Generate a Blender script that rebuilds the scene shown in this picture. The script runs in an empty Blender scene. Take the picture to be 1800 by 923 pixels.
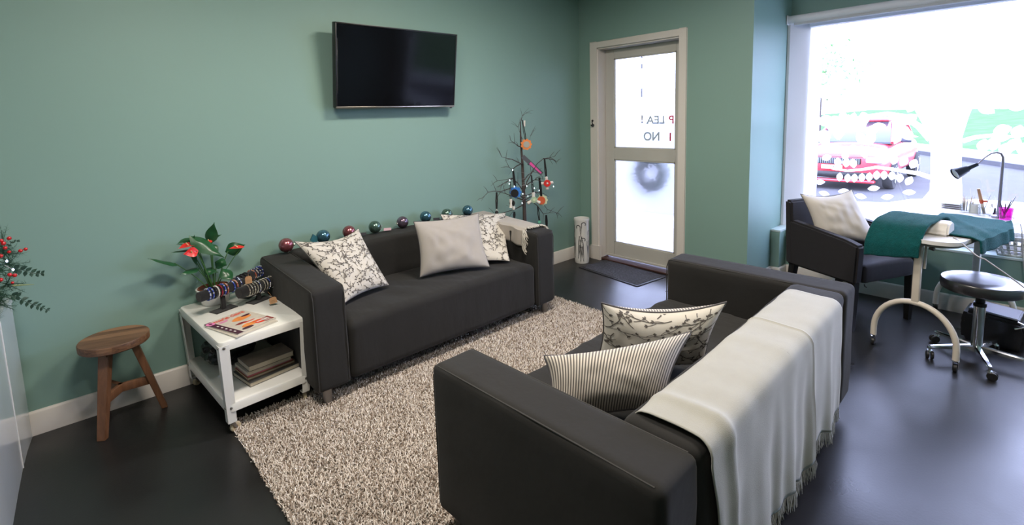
import bpy, bmesh, math, random
import numpy as np
from mathutils import Vector, Matrix, noise
from math import pi, sin, cos, radians as rad

S = bpy.context.scene
COL = S.collection
random.seed(4)

# ------------------------------------------------------------------ camera
CX, CY, CZ = -4.06487, -3.34938, 1.51780
YAW, PITCH, ROLL = 0.827912, 0.121336, -0.0292370
FPX, PPY = 869.233, 309.670            # focal length and principal row in 1800x923 pixels
_d = Vector((cos(YAW) * cos(PITCH), sin(YAW) * cos(PITCH), -sin(PITCH)))
_r0 = Vector((sin(YAW), -cos(YAW), 0))
_u0 = _r0.cross(_d)
CR = cos(ROLL) * _r0 + sin(ROLL) * _u0
CU = -sin(ROLL) * _r0 + cos(ROLL) * _u0
cam = bpy.data.cameras.new('camera')
cam.sensor_width = 36
cam.sensor_fit = 'HORIZONTAL'
cam.lens = FPX / 1800 * 36
cam.shift_y = (PPY - 461.5) / 1800
cam.clip_start = 0.05
cam.clip_end = 300
camo = bpy.data.objects.new('camera', cam)
COL.objects.link(camo)
M = Matrix((CR, CU, -_d)).transposed().to_4x4()
M.translation = (CX, CY, CZ)
camo.matrix_world = M
S.camera = camo


def at(u, v, z=None, X=None, Y=None):
    """a measured spot of the photograph -> the point on the plane z / X / Y"""
    w = _d + CR * ((u - 900) / FPX) - CU * ((v - PPY) / FPX)
    t = (z - CZ) / w.z if z is not None else (X - CX) / w.x if X is not None else (Y - CY) / w.y
    return Vector((CX, CY, CZ)) + w * t


# ------------------------------------------------------------------ view, world, lights
S.view_settings.view_transform = 'Standard'
S.view_settings.look = 'None'
S.view_settings.gamma = 1
S.view_settings.use_curve_mapping = False
S.view_settings.exposure = 0.0
try:
    S.cycles.use_denoising = True
    S.cycles.max_bounces = 8
    S.cycles.diffuse_bounces = 5
    S.cycles.transparent_max_bounces = 12
    S.cycles.caustics_reflective = False
    S.cycles.caustics_refractive = False
    S.cycles.sample_clamp_indirect = 6
except Exception:
    pass
W = bpy.data.worlds.new('sky')
S.world = W
W.use_nodes = True
bg = W.node_tree.nodes['Background']
bg.inputs[0].default_value = (0.60, 0.68, 1.05, 1)
SKY = 14.0
bg.inputs[1].default_value = SKY

ROOM_X0, ROOM_Y0, CEIL = -6.6, -5.4, 2.78
LIGHTS = [(-1.95, -1.55, 46, 1.0), (-3.55, -1.75, 48, 1.0), (-1.7, -3.5, 34, 1.0), (-5.0, -3.9, 10, 1.0)]
WARM = (1.0, 0.90, 0.80)
lamp_panels = []
for (lx, ly, pw, sz) in LIGHTS:
    L = bpy.data.lights.new('ceiling_panel_light', 'AREA')
    L.shape = 'RECTANGLE'
    L.size, L.size_y = 0.56, 0.26
    L.energy = pw * sz
    L.color = WARM
    o = bpy.data.objects.new('ceiling_panel_light', L)
    o.location = (lx, ly, CEIL - 0.062)
    COL.objects.link(o)
    lamp_panels.append((lx, ly))


# ------------------------------------------------------------------ materials
MATS = {}


def nmat(name):
    m = bpy.data.materials.new(name)
    m.use_nodes = True
    nt = m.node_tree
    return m, nt, nt.nodes, nt.links, nt.nodes['Principled BSDF']


def mat(name, col, rough=0.5, metal=0.0, var=0.06, scale=8.0, bump=0.0, bscale=60.0, sheen=0.0,
        trans=0.0, ior=1.45, coat=0.0, emit=None, es=0.0, detail=3.0, bdist=0.002, alpha=1.0, spec=0.5, stretch=None):
    if name in MATS:
        return MATS[name]
    m, nt, N, Lk, b = nmat(name)
    tc = N.new('ShaderNodeTexCoord')
    nz = N.new('ShaderNodeTexNoise')
    nz.inputs['Scale'].default_value = scale
    nz.inputs['Detail'].default_value = detail
    Lk.new(tc.outputs['Object'], nz.inputs['Vector'])
    mx = N.new('ShaderNodeMix')
    mx.data_type = 'RGBA'
    a = tuple(max(0, c * (1 - var)) for c in col) + (1,)
    c2 = tuple(min(1, c * (1 + var)) for c in col) + (1,)
    mx.inputs[6].default_value = a
    mx.inputs[7].default_value = c2
    Lk.new(nz.outputs['Fac'], mx.inputs[0])
    Lk.new(mx.outputs[2], b.inputs['Base Color'])
    b.inputs['Roughness'].default_value = rough
    b.inputs['Metallic'].default_value = metal
    b.inputs['Sheen Weight'].default_value = sheen
    b.inputs['Transmission Weight'].default_value = trans
    b.inputs['IOR'].default_value = ior
    b.inputs['Coat Weight'].default_value = coat
    b.inputs['Coat Roughness'].default_value = rough * 0.8
    b.inputs['Alpha'].default_value = alpha
    b.inputs['Specular IOR Level'].default_value = spec
    if emit:
        b.inputs['Emission Color'].default_value = tuple(emit) + (1,)
        b.inputs['Emission Strength'].default_value = es
    if bump > 0:
        n2 = N.new('ShaderNodeTexNoise')
        n2.inputs['Scale'].default_value = bscale
        n2.inputs['Detail'].default_value = 4
        if stretch:
            mp = N.new('ShaderNodeMapping'); mp.inputs['Scale'].default_value = stretch; mp.inputs['Rotation'].default_value = (0, 0, 0.35)
            Lk.new(tc.outputs['Object'], mp.inputs[0]); Lk.new(mp.outputs[0], n2.inputs['Vector'])
        else:
            Lk.new(tc.outputs['Object'], n2.inputs['Vector'])
        bp_ = N.new('ShaderNodeBump')
        bp_.inputs['Strength'].default_value = bump
        bp_.inputs['Distance'].default_value = bdist
        Lk.new(n2.outputs['Fac'], bp_.inputs['Height'])
        Lk.new(bp_.outputs['Normal'], b.inputs['Normal'])
    MATS[name] = m
    return m


def srgb(r, g, b):
    f = lambda c: (c / 255 / 12.92) if c / 255 <= 0.04045 else ((c / 255 + 0.055) / 1.055) ** 2.4
    return (f(r), f(g), f(b))


wall_m = mat('wall_paint', (0.205, 0.330, 0.285), 0.55, var=0.03, scale=1.5, bump=0.08, bscale=220, bdist=0.0006)
ceil_m = mat('ceiling_paint', (0.72, 0.72, 0.70), 0.7, var=0.02)
trim_m = mat('white_trim_paint', (0.66, 0.62, 0.57), 0.4, var=0.03, scale=5)
doorp_m = mat('door_paint', (0.50, 0.49, 0.45), 0.4, var=0.03, scale=5)
winp_m = mat('window_frame_paint', (0.78, 0.78, 0.80), 0.4, var=0.02, scale=5)
fabric_m = mat('charcoal_cotton', (0.020, 0.0195, 0.0185), 0.9, var=0.10, scale=6, bump=0.35, bscale=14, bdist=0.006, sheen=0.06, spec=0.25)
seatfab_m = mat('charcoal_cotton_seat', (0.020, 0.0195, 0.0185), 0.9, var=0.10, scale=6, bump=0.40, bscale=3.2, bdist=0.02, sheen=0.06, spec=0.25, stretch=(2.6, 0.7, 1.0))
fab_pip = mat('charcoal_seam', (0.035, 0.034, 0.033), 0.8)
steel_m = mat('brushed_steel', (0.30, 0.29, 0.28), 0.35, 0.9)
chrome_m = mat('chrome', (0.75, 0.75, 0.76), 0.12, 1.0, var=0.02)
black_m = mat('black_plastic', (0.012, 0.012, 0.013), 0.35)
blackmatt_m = mat('black_velvet', (0.006, 0.006, 0.007), 0.95, sheen=0.2)
blackwood_m = mat('black_stained_wood', (0.010, 0.009, 0.009), 0.4, bump=0.1, bscale=40)
whitemetal_m = mat('white_powdercoat', (0.72, 0.72, 0.68), 0.32, var=0.02)
ivory_m = mat('ivory_powdercoat', (0.62, 0.56, 0.48), 0.35, var=0.03)
linen_m = mat('cream_throw', (0.325, 0.322, 0.285), 0.9, var=0.05, scale=30, bump=0.5, bscale=420, bdist=0.0012, sheen=0.3)
throw1_m = mat('oatmeal_throw', (0.36, 0.325, 0.285), 0.9, var=0.05, scale=30, bump=0.4, bscale=300, bdist=0.001, sheen=0.3)
cream_m = mat('cream_cotton', (0.54, 0.51, 0.45), 0.85, var=0.04, scale=12, bump=0.25, bscale=260, bdist=0.0008, sheen=0.2)
grey_print = mat('grey_vine_print', (0.085, 0.075, 0.068), 0.85)
pip_m = mat('grey_piping', (0.085, 0.080, 0.085), 0.8)
greycush_m = mat('ticking_grey', (0.34, 0.315, 0.285), 0.88, var=0.05, scale=20, bump=0.25, bscale=260, bdist=0.0008, sheen=0.2)
palecush_m = mat('pale_cotton', (0.64, 0.60, 0.55), 0.85, var=0.04, scale=10, bump=0.25, bscale=220, bdist=0.0008, sheen=0.1)
teal_m = mat('teal_terry', (0.005, 0.075, 0.078), 0.95, var=0.35, scale=60, bump=1.0, bscale=260, bdist=0.006, sheen=0.08, spec=0.1)
vinyl_m = mat('black_vinyl', (0.016, 0.015, 0.017), 0.30, coat=1.0, var=0.05, bump=0.05, bscale=90, bdist=0.0003, spec=1.0)
chairfab_m = mat('anthracite_chair_cover', (0.014, 0.013, 0.016), 0.75, var=0.10, scale=8, bump=0.3, bscale=18, bdist=0.004, sheen=0.08, spec=0.35)
pink_m = mat('magenta_glass', (0.90, 0.05, 0.62), 0.08, trans=0.75, var=0.02)
clear_m = mat('clear_jar_glass', (0.93, 0.95, 0.96), 0.05, trans=0.9, var=0.0)
kraft_m = mat('kraft_card', (0.42, 0.24, 0.12), 0.8)
leafg_m = mat('leaf_green', (0.012, 0.070, 0.022), 0.28, var=0.45, scale=14, bump=0.2, bscale=50)
stemg_m = mat('stem_green', (0.05, 0.14, 0.035), 0.45)
spathe_m = mat('spathe_red', (0.62, 0.022, 0.018), 0.3, var=0.2, scale=20)
soil_m = mat('brown_soil', (0.045, 0.018, 0.010), 0.95, bump=1, bscale=80, var=0.4, bdist=0.01)
ceramic_m = mat('white_ceramic', (0.70, 0.69, 0.66), 0.2, coat=0.4, var=0.02)
terracotta_m = mat('brown_inner_pot', (0.17, 0.055, 0.03), 0.6)
redthresh_m = mat('red_brown_threshold', (0.055, 0.022, 0.017), 0.5, bump=0.3, bscale=60)


def floor_mat():
    m, nt, N, Lk, b = nmat('charcoal_floor')
    tc = N.new('ShaderNodeTexCoord')
    n1 = N.new('ShaderNodeTexNoise'); n1.inputs['Scale'].default_value = 1.6; n1.inputs['Detail'].default_value = 6
    n2 = N.new('ShaderNodeTexNoise'); n2.inputs['Scale'].default_value = 90; n2.inputs['Detail'].default_value = 3
    Lk.new(tc.outputs['Object'], n1.inputs['Vector']); Lk.new(tc.outputs['Object'], n2.inputs['Vector'])
    cr = N.new('ShaderNodeValToRGB')
    cr.color_ramp.elements[0].position = 0.3; cr.color_ramp.elements[0].color = (0.009, 0.009, 0.0095, 1)
    cr.color_ramp.elements[1].position = 0.75; cr.color_ramp.elements[1].color = (0.017, 0.0168, 0.017, 1)
    Lk.new(n1.outputs['Fac'], cr.inputs[0]); Lk.new(cr.outputs[0], b.inputs['Base Color'])
    mr = N.new('ShaderNodeMapRange')
    mr.inputs[1].default_value = 0.3; mr.inputs[2].default_value = 0.7; mr.inputs[3].default_value = 0.26; mr.inputs[4].default_value = 0.42
    Lk.new(n1.outputs['Fac'], mr.inputs[0]); Lk.new(mr.outputs[0], b.inputs['Roughness'])
    # flecks of dust
    n3 = N.new('ShaderNodeTexVoronoi'); n3.inputs['Scale'].default_value = 26
    Lk.new(tc.outputs['Object'], n3.inputs['Vector'])
    bp_ = N.new('ShaderNodeBump'); bp_.inputs['Strength'].default_value = 0.35; bp_.inputs['Distance'].default_value = 0.0008
    Lk.new(n2.outputs['Fac'], bp_.inputs['Height']); Lk.new(bp_.outputs['Normal'], b.inputs['Normal'])
    return m


floor_m = floor_mat()


def wood_mat(name, c1, c2, axis='x', plank=0.05, sc=3.0):
    m, nt, N, Lk, b = nmat(name)
    tc = N.new('ShaderNodeTexCoord')
    sp = N.new('ShaderNodeSeparateXYZ'); Lk.new(tc.outputs['Object'], sp.inputs[0])
    dv = N.new('ShaderNodeMath'); dv.operation = 'DIVIDE'; dv.inputs[1].default_value = plank
    Lk.new(sp.outputs[{'x': 0, 'y': 1, 'z': 2}[axis]], dv.inputs[0])
    fl = N.new('ShaderNodeMath'); fl.operation = 'FLOOR'; Lk.new(dv.outputs[0], fl.inputs[0])
    wn = N.new('ShaderNodeTexWhiteNoise'); wn.noise_dimensions = '1D'; Lk.new(fl.outputs[0], wn.inputs['W'])
    mp = N.new('ShaderNodeMapping')
    st = {'x': (14, 1.2, 14), 'y': (1.2, 14, 14), 'z': (14, 14, 1.0)}[axis]
    mp.inputs['Scale'].default_value = tuple(s * sc / 3 for s in st)
    Lk.new(tc.outputs['Object'], mp.inputs[0])
    nz = N.new('ShaderNodeTexNoise'); nz.inputs['Scale'].default_value = 4; nz.inputs['Detail'].default_value = 6
    nz.inputs['Distortion'].default_value = 1.2
    Lk.new(mp.outputs[0], nz.inputs['Vector'])
    ad = N.new('ShaderNodeMath'); ad.operation = 'ADD'
    m1 = N.new('ShaderNodeMath'); m1.operation = 'MULTIPLY'; m1.inputs[1].default_value = 0.55
    Lk.new(wn.outputs['Value'], m1.inputs[0]); Lk.new(m1.outputs[0], ad.inputs[0])
    m2 = N.new('ShaderNodeMath'); m2.operation = 'MULTIPLY'; m2.inputs[1].default_value = 0.75
    Lk.new(nz.outputs['Fac'], m2.inputs[0]); Lk.new(m2.outputs[0], ad.inputs[1])
    cr = N.new('ShaderNodeValToRGB')
    cr.color_ramp.elements[0].position = 0.25; cr.color_ramp.elements[0].color = tuple(c1) + (1,)
    cr.color_ramp.elements[1].position = 0.85; cr.color_ramp.elements[1].color = tuple(c2) + (1,)
    Lk.new(ad.outputs[0], cr.inputs[0]); Lk.new(cr.outputs[0], b.inputs['Base Color'])
    b.inputs['Roughness'].default_value = 0.5
    return m


woodtop_m = wood_mat('stool_top_wood', (0.055, 0.022, 0.011), (0.27, 0.145, 0.075), 'y', 0.048)
woodleg_m = wood_mat('stool_leg_wood', (0.05, 0.019, 0.009), (0.17, 0.078, 0.038), 'z', 5.0)


def stripe_mat(name, c1, c2, freq, duty=0.45):
    """ticking stripes across the u coordinate of the cloth"""
    m, nt, N, Lk, b = nmat(name)
    uv = N.new('ShaderNodeUVMap'); uv.uv_map = 'cloth'
    sp = N.new('ShaderNodeSeparateXYZ'); Lk.new(uv.outputs[0], sp.inputs[0])
    mu = N.new('ShaderNodeMath'); mu.operation = 'MULTIPLY'; mu.inputs[1].default_value = freq
    Lk.new(sp.outputs[0], mu.inputs[0])
    fr = N.new('ShaderNodeMath'); fr.operation = 'FRACT'; Lk.new(mu.outputs[0], fr.inputs[0])
    gt = N.new('ShaderNodeMapRange'); gt.inputs[1].default_value = duty - 0.1; gt.inputs[2].default_value = duty + 0.1
    pp = N.new('ShaderNodeMath'); pp.operation = 'PINGPONG'; pp.inputs[1].default_value = 0.5
    Lk.new(fr.outputs[0], pp.inputs[0]); 
    m2 = N.new('ShaderNodeMath'); m2.operation = 'MULTIPLY'; m2.inputs[1].default_value = 2
    Lk.new(pp.outputs[0], m2.inputs[0]); Lk.new(m2.outputs[0], gt.inputs[0])
    mx = N.new('ShaderNodeMix'); mx.data_type = 'RGBA'
    mx.inputs[6].default_value = tuple(c1) + (1,); mx.inputs[7].default_value = tuple(c2) + (1,)
    Lk.new(gt.outputs[0], mx.inputs[0]); Lk.new(mx.outputs[2], b.inputs['Base Color'])
    b.inputs['Roughness'].default_value = 0.85
    b.inputs['Sheen Weight'].default_value = 0.2
    return m


stripe_m = stripe_mat('ticking_stripes', (0.10, 0.09, 0.082), (0.56, 0.51, 0.44), 44, 0.48)


def glass_mat(name, tint=(1, 1, 1), refl=0.06):
    m, nt, N, Lk, b = nmat(name)
    N.remove(b)
    out = N['Material Output']
    t = N.new('ShaderNodeBsdfTransparent'); t.inputs[0].default_value = tuple(tint) + (1,)
    g = N.new('ShaderNodeBsdfGlossy'); g.inputs['Roughness'].default_value = 0.02
    lw = N.new('ShaderNodeLayerWeight'); lw.inputs[0].default_value = 0.5
    pw = N.new('ShaderNodeMath'); pw.operation = 'POWER'; pw.inputs[1].default_value = 4.0
    Lk.new(lw.outputs['Facing'], pw.inputs[0])
    fr = N.new('ShaderNodeMath'); fr.operation = 'MULTIPLY_ADD'; fr.inputs[1].default_value = 0.6; fr.inputs[2].default_value = 0.03
    Lk.new(pw.outputs[0], fr.inputs[0])
    mx = N.new('ShaderNodeMixShader')
    Lk.new(fr.outputs[0], mx.inputs[0]); Lk.new(t.outputs[0], mx.inputs[1]); Lk.new(g.outputs[0], mx.inputs[2])
    Lk.new(mx.outputs[0], out.inputs[0])
    return m


glass_m = glass_mat('window_glass')


def frosted_mat(name, col, mixg=0.45, clear=0.0, rough=0.22):
    """white film on glass: translucent, diffuse and a little blurred see-through"""
    m, nt, N, Lk, b = nmat(name)
    N.remove(b)
    out = N['Material Output']
    t = N.new('ShaderNodeBsdfTranslucent'); t.inputs[0].default_value = tuple(col) + (1,)
    d = N.new('ShaderNodeBsdfDiffuse'); d.inputs[0].default_value = tuple(col) + (1,)
    mx = N.new('ShaderNodeMixShader'); mx.inputs[0].default_value = mixg
    Lk.new(t.outputs[0], mx.inputs[1]); Lk.new(d.outputs[0], mx.inputs[2])
    last = mx
    if clear > 0:
        r = N.new('ShaderNodeBsdfRefraction'); r.inputs['IOR'].default_value = 1.02
        r.inputs['Roughness'].default_value = rough
        m2 = N.new('ShaderNodeMixShader'); m2.inputs[0].default_value = clear
        Lk.new(mx.outputs[0], m2.inputs[1]); Lk.new(r.outputs[0], m2.inputs[2])
        last = m2
    Lk.new(last.outputs[0], out.inputs[0])
    return m


film_m = frosted_mat('white_window_film', (0.92, 0.93, 0.95), 0.25)
frost_m = frosted_mat('frosted_door_film', (0.9, 0.92, 0.95), 0.2, clear=0.66, rough=0.20)


# ------------------------------------------------------------------ mesh helpers
class MB:
    def __init__(s):
        s.v, s.f, s.mi, s.sm = [], [], [], []
        s.uv = None

    def add(s, vs, fs, mi=0, smooth=True):
        b = len(s.v)
        s.v += [tuple(v) for v in vs]
        for f in fs:
            s.f.append(tuple(b + i for i in f)); s.mi.append(mi); s.sm.append(smooth)
        return s

    def bm(s, bm, mi=0, smooth=True, T=None):
        bm.verts.ensure_lookup_table()
        for i, v in enumerate(bm.verts):
            v.index = i
        s.add([(T @ v.co) if T else v.co for v in bm.verts], [[v.index for v in f.verts] for f in bm.faces], mi, smooth)
        bm.free()
        return s

    def box(s, a, b, bev=0.0, seg=3, mi=0, T=None, sub=0, fn=None, smooth=True):
        bm = bmesh.new()
        bmesh.ops.create_cube(bm, size=1)
        a, b = Vector(a), Vector(b)
        for v in bm.verts:
            v.co = Vector(((a[i] + b[i]) / 2 + v.co[i] * (b[i] - a[i]) for i in range(3)))
        if bev > 0:
            bmesh.ops.bevel(bm, geom=bm.edges[:], offset=bev, segments=seg, profile=0.5, affect='EDGES', clamp_overlap=True)
        if sub:
            big = [e for e in bm.edges if e.calc_length() > bev * 3 + 0.02]
            bmesh.ops.subdivide_edges(bm, edges=big, cuts=sub, use_grid_fill=True)
        if fn:
            for v in bm.verts:
                v.co = Vector(fn(v.co))
        bmesh.ops.recalc_face_normals(bm, faces=bm.faces[:])
        return s.bm(bm, mi, smooth and bev > 0, T)

    def tube(s, pts, r, n=10, mi=0, cap=True, closed=False):
        pts = [Vector(p) for p in pts]
        rs = r if isinstance(r, (list, tuple)) else [r] * len(pts)
        vs, fs = [], []
        m = len(pts)
        nrm = None
        for i, p in enumerate(pts):
            if closed:
                t = (pts[(i + 1) % m] - pts[i - 1])
            else:
                t = pts[min(i + 1, m - 1)] - pts[max(i - 1, 0)]
            if t.length < 1e-9:
                t = Vector((0, 0, 1))
            t.normalize()
            if nrm is None:
                nrm = t.orthogonal().normalized()
            else:
                nrm = nrm - t * nrm.dot(t)
                nrm = nrm.normalized() if nrm.length > 1e-6 else t.orthogonal().normalized()
            bi = t.cross(nrm)
            for k in range(n):
                a = 2 * pi * k / n
                vs.append(p + (nrm * cos(a) + bi * sin(a)) * rs[i])
        for i in range(m if closed else m - 1):
            j = (i + 1) % m
            for k in range(n):
                fs.append((i * n + k, i * n + (k + 1) % n, j * n + (k + 1) % n, j * n + k))
        if cap and not closed:
            fs.append(tuple(reversed(range(n)))); fs.append(tuple((m - 1) * n + k for k in range(n)))
        return s.add(vs, fs, mi)

    def lathe(s, prof, n=32, c=(0, 0, 0), mi=0, axis=None, cap=False):
        """prof: (radius, height) pairs around z, or around the given direction"""
        c = Vector(c)
        Q = Vector((0, 0, 1)).rotation_difference(Vector(axis).normalized()).to_matrix() if axis else Matrix.Identity(3)
        vs, fs = [], []
        for (r, h) in prof:
            for k in range(n):
                a = 2 * pi * k / n
                vs.append(c + Q @ Vector((r * cos(a), r * sin(a), h)))
        for i in range(len(prof) - 1):
            for k in range(n):
                fs.append((i * n + k, i * n + (k + 1) % n, (i + 1) * n + (k + 1) % n, (i + 1) * n + k))
        if cap:
            fs.append(tuple(reversed(range(n)))); fs.append(tuple((len(prof) - 1) * n + k for k in range(n)))
        return s.add(vs, fs, mi)

    def ball(s, c, r, n=16, mi=0, sc=(1, 1, 1)):
        c = Vector(c)
        m = max(4, n // 2)
        vs = [c + Vector((0, 0, r * sc[2]))]
        for i in range(1, m):
            th = pi * i / m
            for k in range(n):
                a = 2 * pi * k / n
                vs.append(c + Vector((r * sc[0] * sin(th) * cos(a), r * sc[1] * sin(th) * sin(a), r * sc[2] * cos(th))))
        vs.append(c - Vector((0, 0, r * sc[2])))
        fs = [(0, 1 + k, 1 + (k + 1) % n) for k in range(n)]
        for i in range(m - 2):
            for k in range(n):
                a = 1 + i * n
                fs.append((a + k, a + n + k, a + n + (k + 1) % n, a + (k + 1) % n))
        e = len(vs) - 1
        a = 1 + (m - 2) * n
        fs += [(e, a + (k + 1) % n, a + k) for k in range(n)]
        return s.add(vs, fs, mi)

    def prism(s, outline, thick, O, U, V, mi=0, smooth=False):
        """closed 2-D outline (a, b) -> plate O + aU + bV, extruded along the normal"""
        O, U, V = Vector(O), Vector(U), Vector(V)
        nn = U.cross(V).normalized() * thick
        n = len(outline)
        vs = [O + U * a + V * b for a, b in outline] + [O + U * a + V * b + nn for a, b in outline]
        fs = [tuple(reversed(range(n))), tuple(range(n, 2 * n))]
        fs += [(i, (i + 1) % n, n + (i + 1) % n, n + i) for i in range(n)]
        return s.add(vs, fs, mi, smooth)

    def grid(s, fn, nu, nv, mi=0, closed_u=False, uv=False):
        vs = [fn(i / nu, j / nv) for j in range(nv + 1) for i in range(nu + 1)]
        fs = [(j * (nu + 1) + i, j * (nu + 1) + i + 1, (j + 1) * (nu + 1) + i + 1, (j + 1) * (nu + 1) + i)
              for j in range(nv) for i in range(nu)]
        return s.add(vs, fs, mi)

    def build(s, name, mats, parent=None, world=False, uvs=None):
        me = bpy.data.meshes.new(name)
        vs = s.v
        if world and parent is not None:
            Mi = parent_matrix(parent).inverted()
            vs = [Mi @ Vector(v) for v in vs]
        me.from_pydata([tuple(v) for v in vs], [], s.f)
        me.polygons.foreach_set('use_smooth', s.sm)
        me.polygons.foreach_set('material_index', s.mi)
        for m in (mats if isinstance(mats, (list, tuple)) else [mats]):
            me.materials.append(m)
        if uvs is not None:
            lay = me.uv_layers.new(name='cloth')
            for lp in me.loops:
                lay.data[lp.index].uv = uvs[lp.vertex_index] if lp.vertex_index < len(uvs) else (0, 0)
        me.validate()
        try:
            me.set_sharp_from_angle(angle=rad(38))
        except Exception:
            pass
        o = bpy.data.objects.new(name, me)
        COL.objects.link(o)
        if parent is not None:
            o.parent = parent
        return o


def parent_matrix(o):
    m = Matrix.LocRotScale(o.location, o.rotation_euler, o.scale)
    return parent_matrix(o.parent) @ m if o.parent else m


def tag(o, label, cat, group=None):
    o['label'] = label
    o['category'] = cat
    if group:
        o['group'] = group
    return o


def thing(name, label, cat, loc=(0, 0, 0), rz=0.0, group=None):
    o = bpy.data.objects.new(name, None)
    o.empty_display_size = 0.1
    COL.objects.link(o)
    o.location = loc
    o.rotation_euler = (0, 0, rz)
    return tag(o, label, cat, group)


def struct(name, mb, m, parent=None, **k):
    o = mb.build(name, m, parent, **k)
    if parent is None:
        o['kind'] = 'structure'
    return o


def copy_tree(root, label=None):
    r = root.copy(); COL.objects.link(r)
    if label:
        r['label'] = label
    for ch in list(root.children):
        c = ch.copy(); COL.objects.link(c); c.parent = r
        for g in list(ch.children):
            d = g.copy(); COL.objects.link(d); d.parent = c
    return r


def bez(p0, p1, p2, p3, n=14):
    p0, p1, p2, p3 = map(Vector, (p0, p1, p2, p3))
    return [p0 * (1 - t) ** 3 + p1 * 3 * t * (1 - t) ** 2 + p2 * 3 * t * t * (1 - t) + p3 * t ** 3 for t in [i / n for i in range(n + 1)]]


def text_mesh(txt, size, font_bold=False):
    """letters as a flat polygon list (a, b), from the built-in font"""
    cu = bpy.data.curves.new('lettering', 'FONT')
    cu.body = txt
    cu.size = size
    cu.resolution_u = 4
    if font_bold:
        cu.offset = size * 0.018
    ob = bpy.data.objects.new('lettering_tmp', cu)
    COL.objects.link(ob)
    bpy.context.view_layer.update()
    me = bpy.data.meshes.new_from_object(ob.evaluated_get(bpy.context.evaluated_depsgraph_get()))
    vs = [tuple(v.co) for v in me.vertices]
    fs = [tuple(p.vertices) for p in me.polygons]
    bpy.data.objects.remove(ob)
    bpy.data.curves.remove(cu)
    bpy.data.meshes.remove(me)
    return vs, fs


def put_text(mb, txt, size, O, U, V, mi=0, bold=False, width=None):
    vs, fs = text_mesh(txt, size, bold)
    if not vs:
        return
    x0 = min(v[0] for v in vs); x1 = max(v[0] for v in vs)
    k = (width / (x1 - x0)) if width else 1
    O, U, V = Vector(O), Vector(U), Vector(V)
    mb.add([O + U * ((v[0] - x0) * k) + V * v[1] for v in vs], fs, mi, False)


# ================================================================== THE ROOM
WB = -1.74          # where the door wall ends and the window bay begins
WX, GX = 0.65, 0.84  # face of the low wall under the window, plane of the window glass
SILL = 0.46

mb = MB(); mb.box((ROOM_X0, ROOM_Y0, -0.08), (0.9, 0.3, 0)); struct('floor', mb, floor_m)
mb = MB(); mb.box((ROOM_X0, ROOM_Y0, CEIL), (1.0, 0.2, CEIL + 0.1)); struct('ceiling', mb, ceil_m)
mb = MB(); mb.box((ROOM_X0, 0, 0), (0.15, 0.16, CEIL)); struct('wall_back', mb, wall_m)
mb = MB(); mb.box((ROOM_X0 - 0.15, ROOM_Y0, 0), (ROOM_X0, 0.16, CEIL)); struct('wall_left', mb, wall_m)
mb = MB(); mb.box((ROOM_X0 - 0.15, ROOM_Y0 - 0.15, 0), (1.0, ROOM_Y0, CEIL)); struct('wall_front', mb, wall_m)
# door wall with its opening and the pier that runs out to the window
DY0, DY1, DZ = -0.233, -1.128, 2.16
mb = MB()
mb.box((0, DY0, 0), (0.15, 0, CEIL)).box((0, WB, 0), (0.15, DY1, CEIL)).box((0, DY1, DZ), (0.15, DY0, CEIL))
mb.box((0.15, WB, 0), (0.9, WB + 0.14, CEIL))
struct('wall_door', mb, wall_m)
# window wall: low wall, header, far return
mb = MB()
mb.box((WX, ROOM_Y0, 0), (0.80, WB, SILL - 0.02)).box((0.80, ROOM_Y0, 0), (0.9, WB, SILL + 0.02))
mb.box((0.80, ROOM_Y0, 2.28), (0.92, WB, CEIL)).box((0.80, ROOM_Y0, 0.4), (0.92, -4.95, CEIL))
struct('wall_window', mb, wall_m)
mb = MB(); mb.box((0.50, WB - 0.075, 0), (WX, WB, SILL - 0.02), 0.004, 1); struct('trim_1', mb, wall_m)
sill_m = mat('sill_paint', (0.55, 0.66, 0.66), 0.35, var=0.03)
mb = MB(); mb.box((0.495, WB - 0.08, SILL - 0.02), (WX - 0.005, WB, SILL), 0.003, 1)
mb.box((WX - 0.008, -4.95, SILL - 0.02), (0.82, WB, SILL), 0.004, 1)
struct('trim_2', mb, sill_m)


def baseboard(name, pts, h=0.124, t=0.015):
    m = MB()
    prof = [(0, 0), (t, 0), (t, h - 0.012), (t - 0.005, h - 0.003), (t - 0.01, h), (0, h)]
    n = len(prof)
    vs, fs = [], []
    P = [Vector((p[0], p[1], 0)) for p in pts]
    for i, p in enumerate(P):
        d0 = (P[i] - P[i - 1]).normalized() if i > 0 else (P[1] - P[0]).normalized()
        d1 = (P[i + 1] - P[i]).normalized() if i < len(P) - 1 else d0
        n0 = Vector((d0.y, -d0.x, 0)); n1 = Vector((d1.y, -d1.x, 0))
        nn = (n0 + n1).normalized(); k = 1 / max(0.3, nn.dot(n0))
        for a, b in prof:
            vs.append(p + nn * (a * k) + Vector((0, 0, b)))
    for i in range(len(P) - 1):
        for k in range(n):
            fs.append((i * n + k, i * n + (k + 1) % n, (i + 1) * n + (k + 1) % n, (i + 1) * n + k))
    fs.append(tuple(range(n))); fs.append(tuple(reversed([(len(P) - 1) * n + k for k in range(n)])))
    m.add(vs, fs, 0, False)
    return struct(name, m, trim_m)


baseboard('baseboard_back', [(ROOM_X0, 0), (0, 0), (0, -0.158)])
baseboard('baseboard_right', [(0, -1.19), (0, WB), (0.5, WB), (0.5, WB - 0.075), (WX, WB - 0.075), (WX, ROOM_Y0)])

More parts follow.
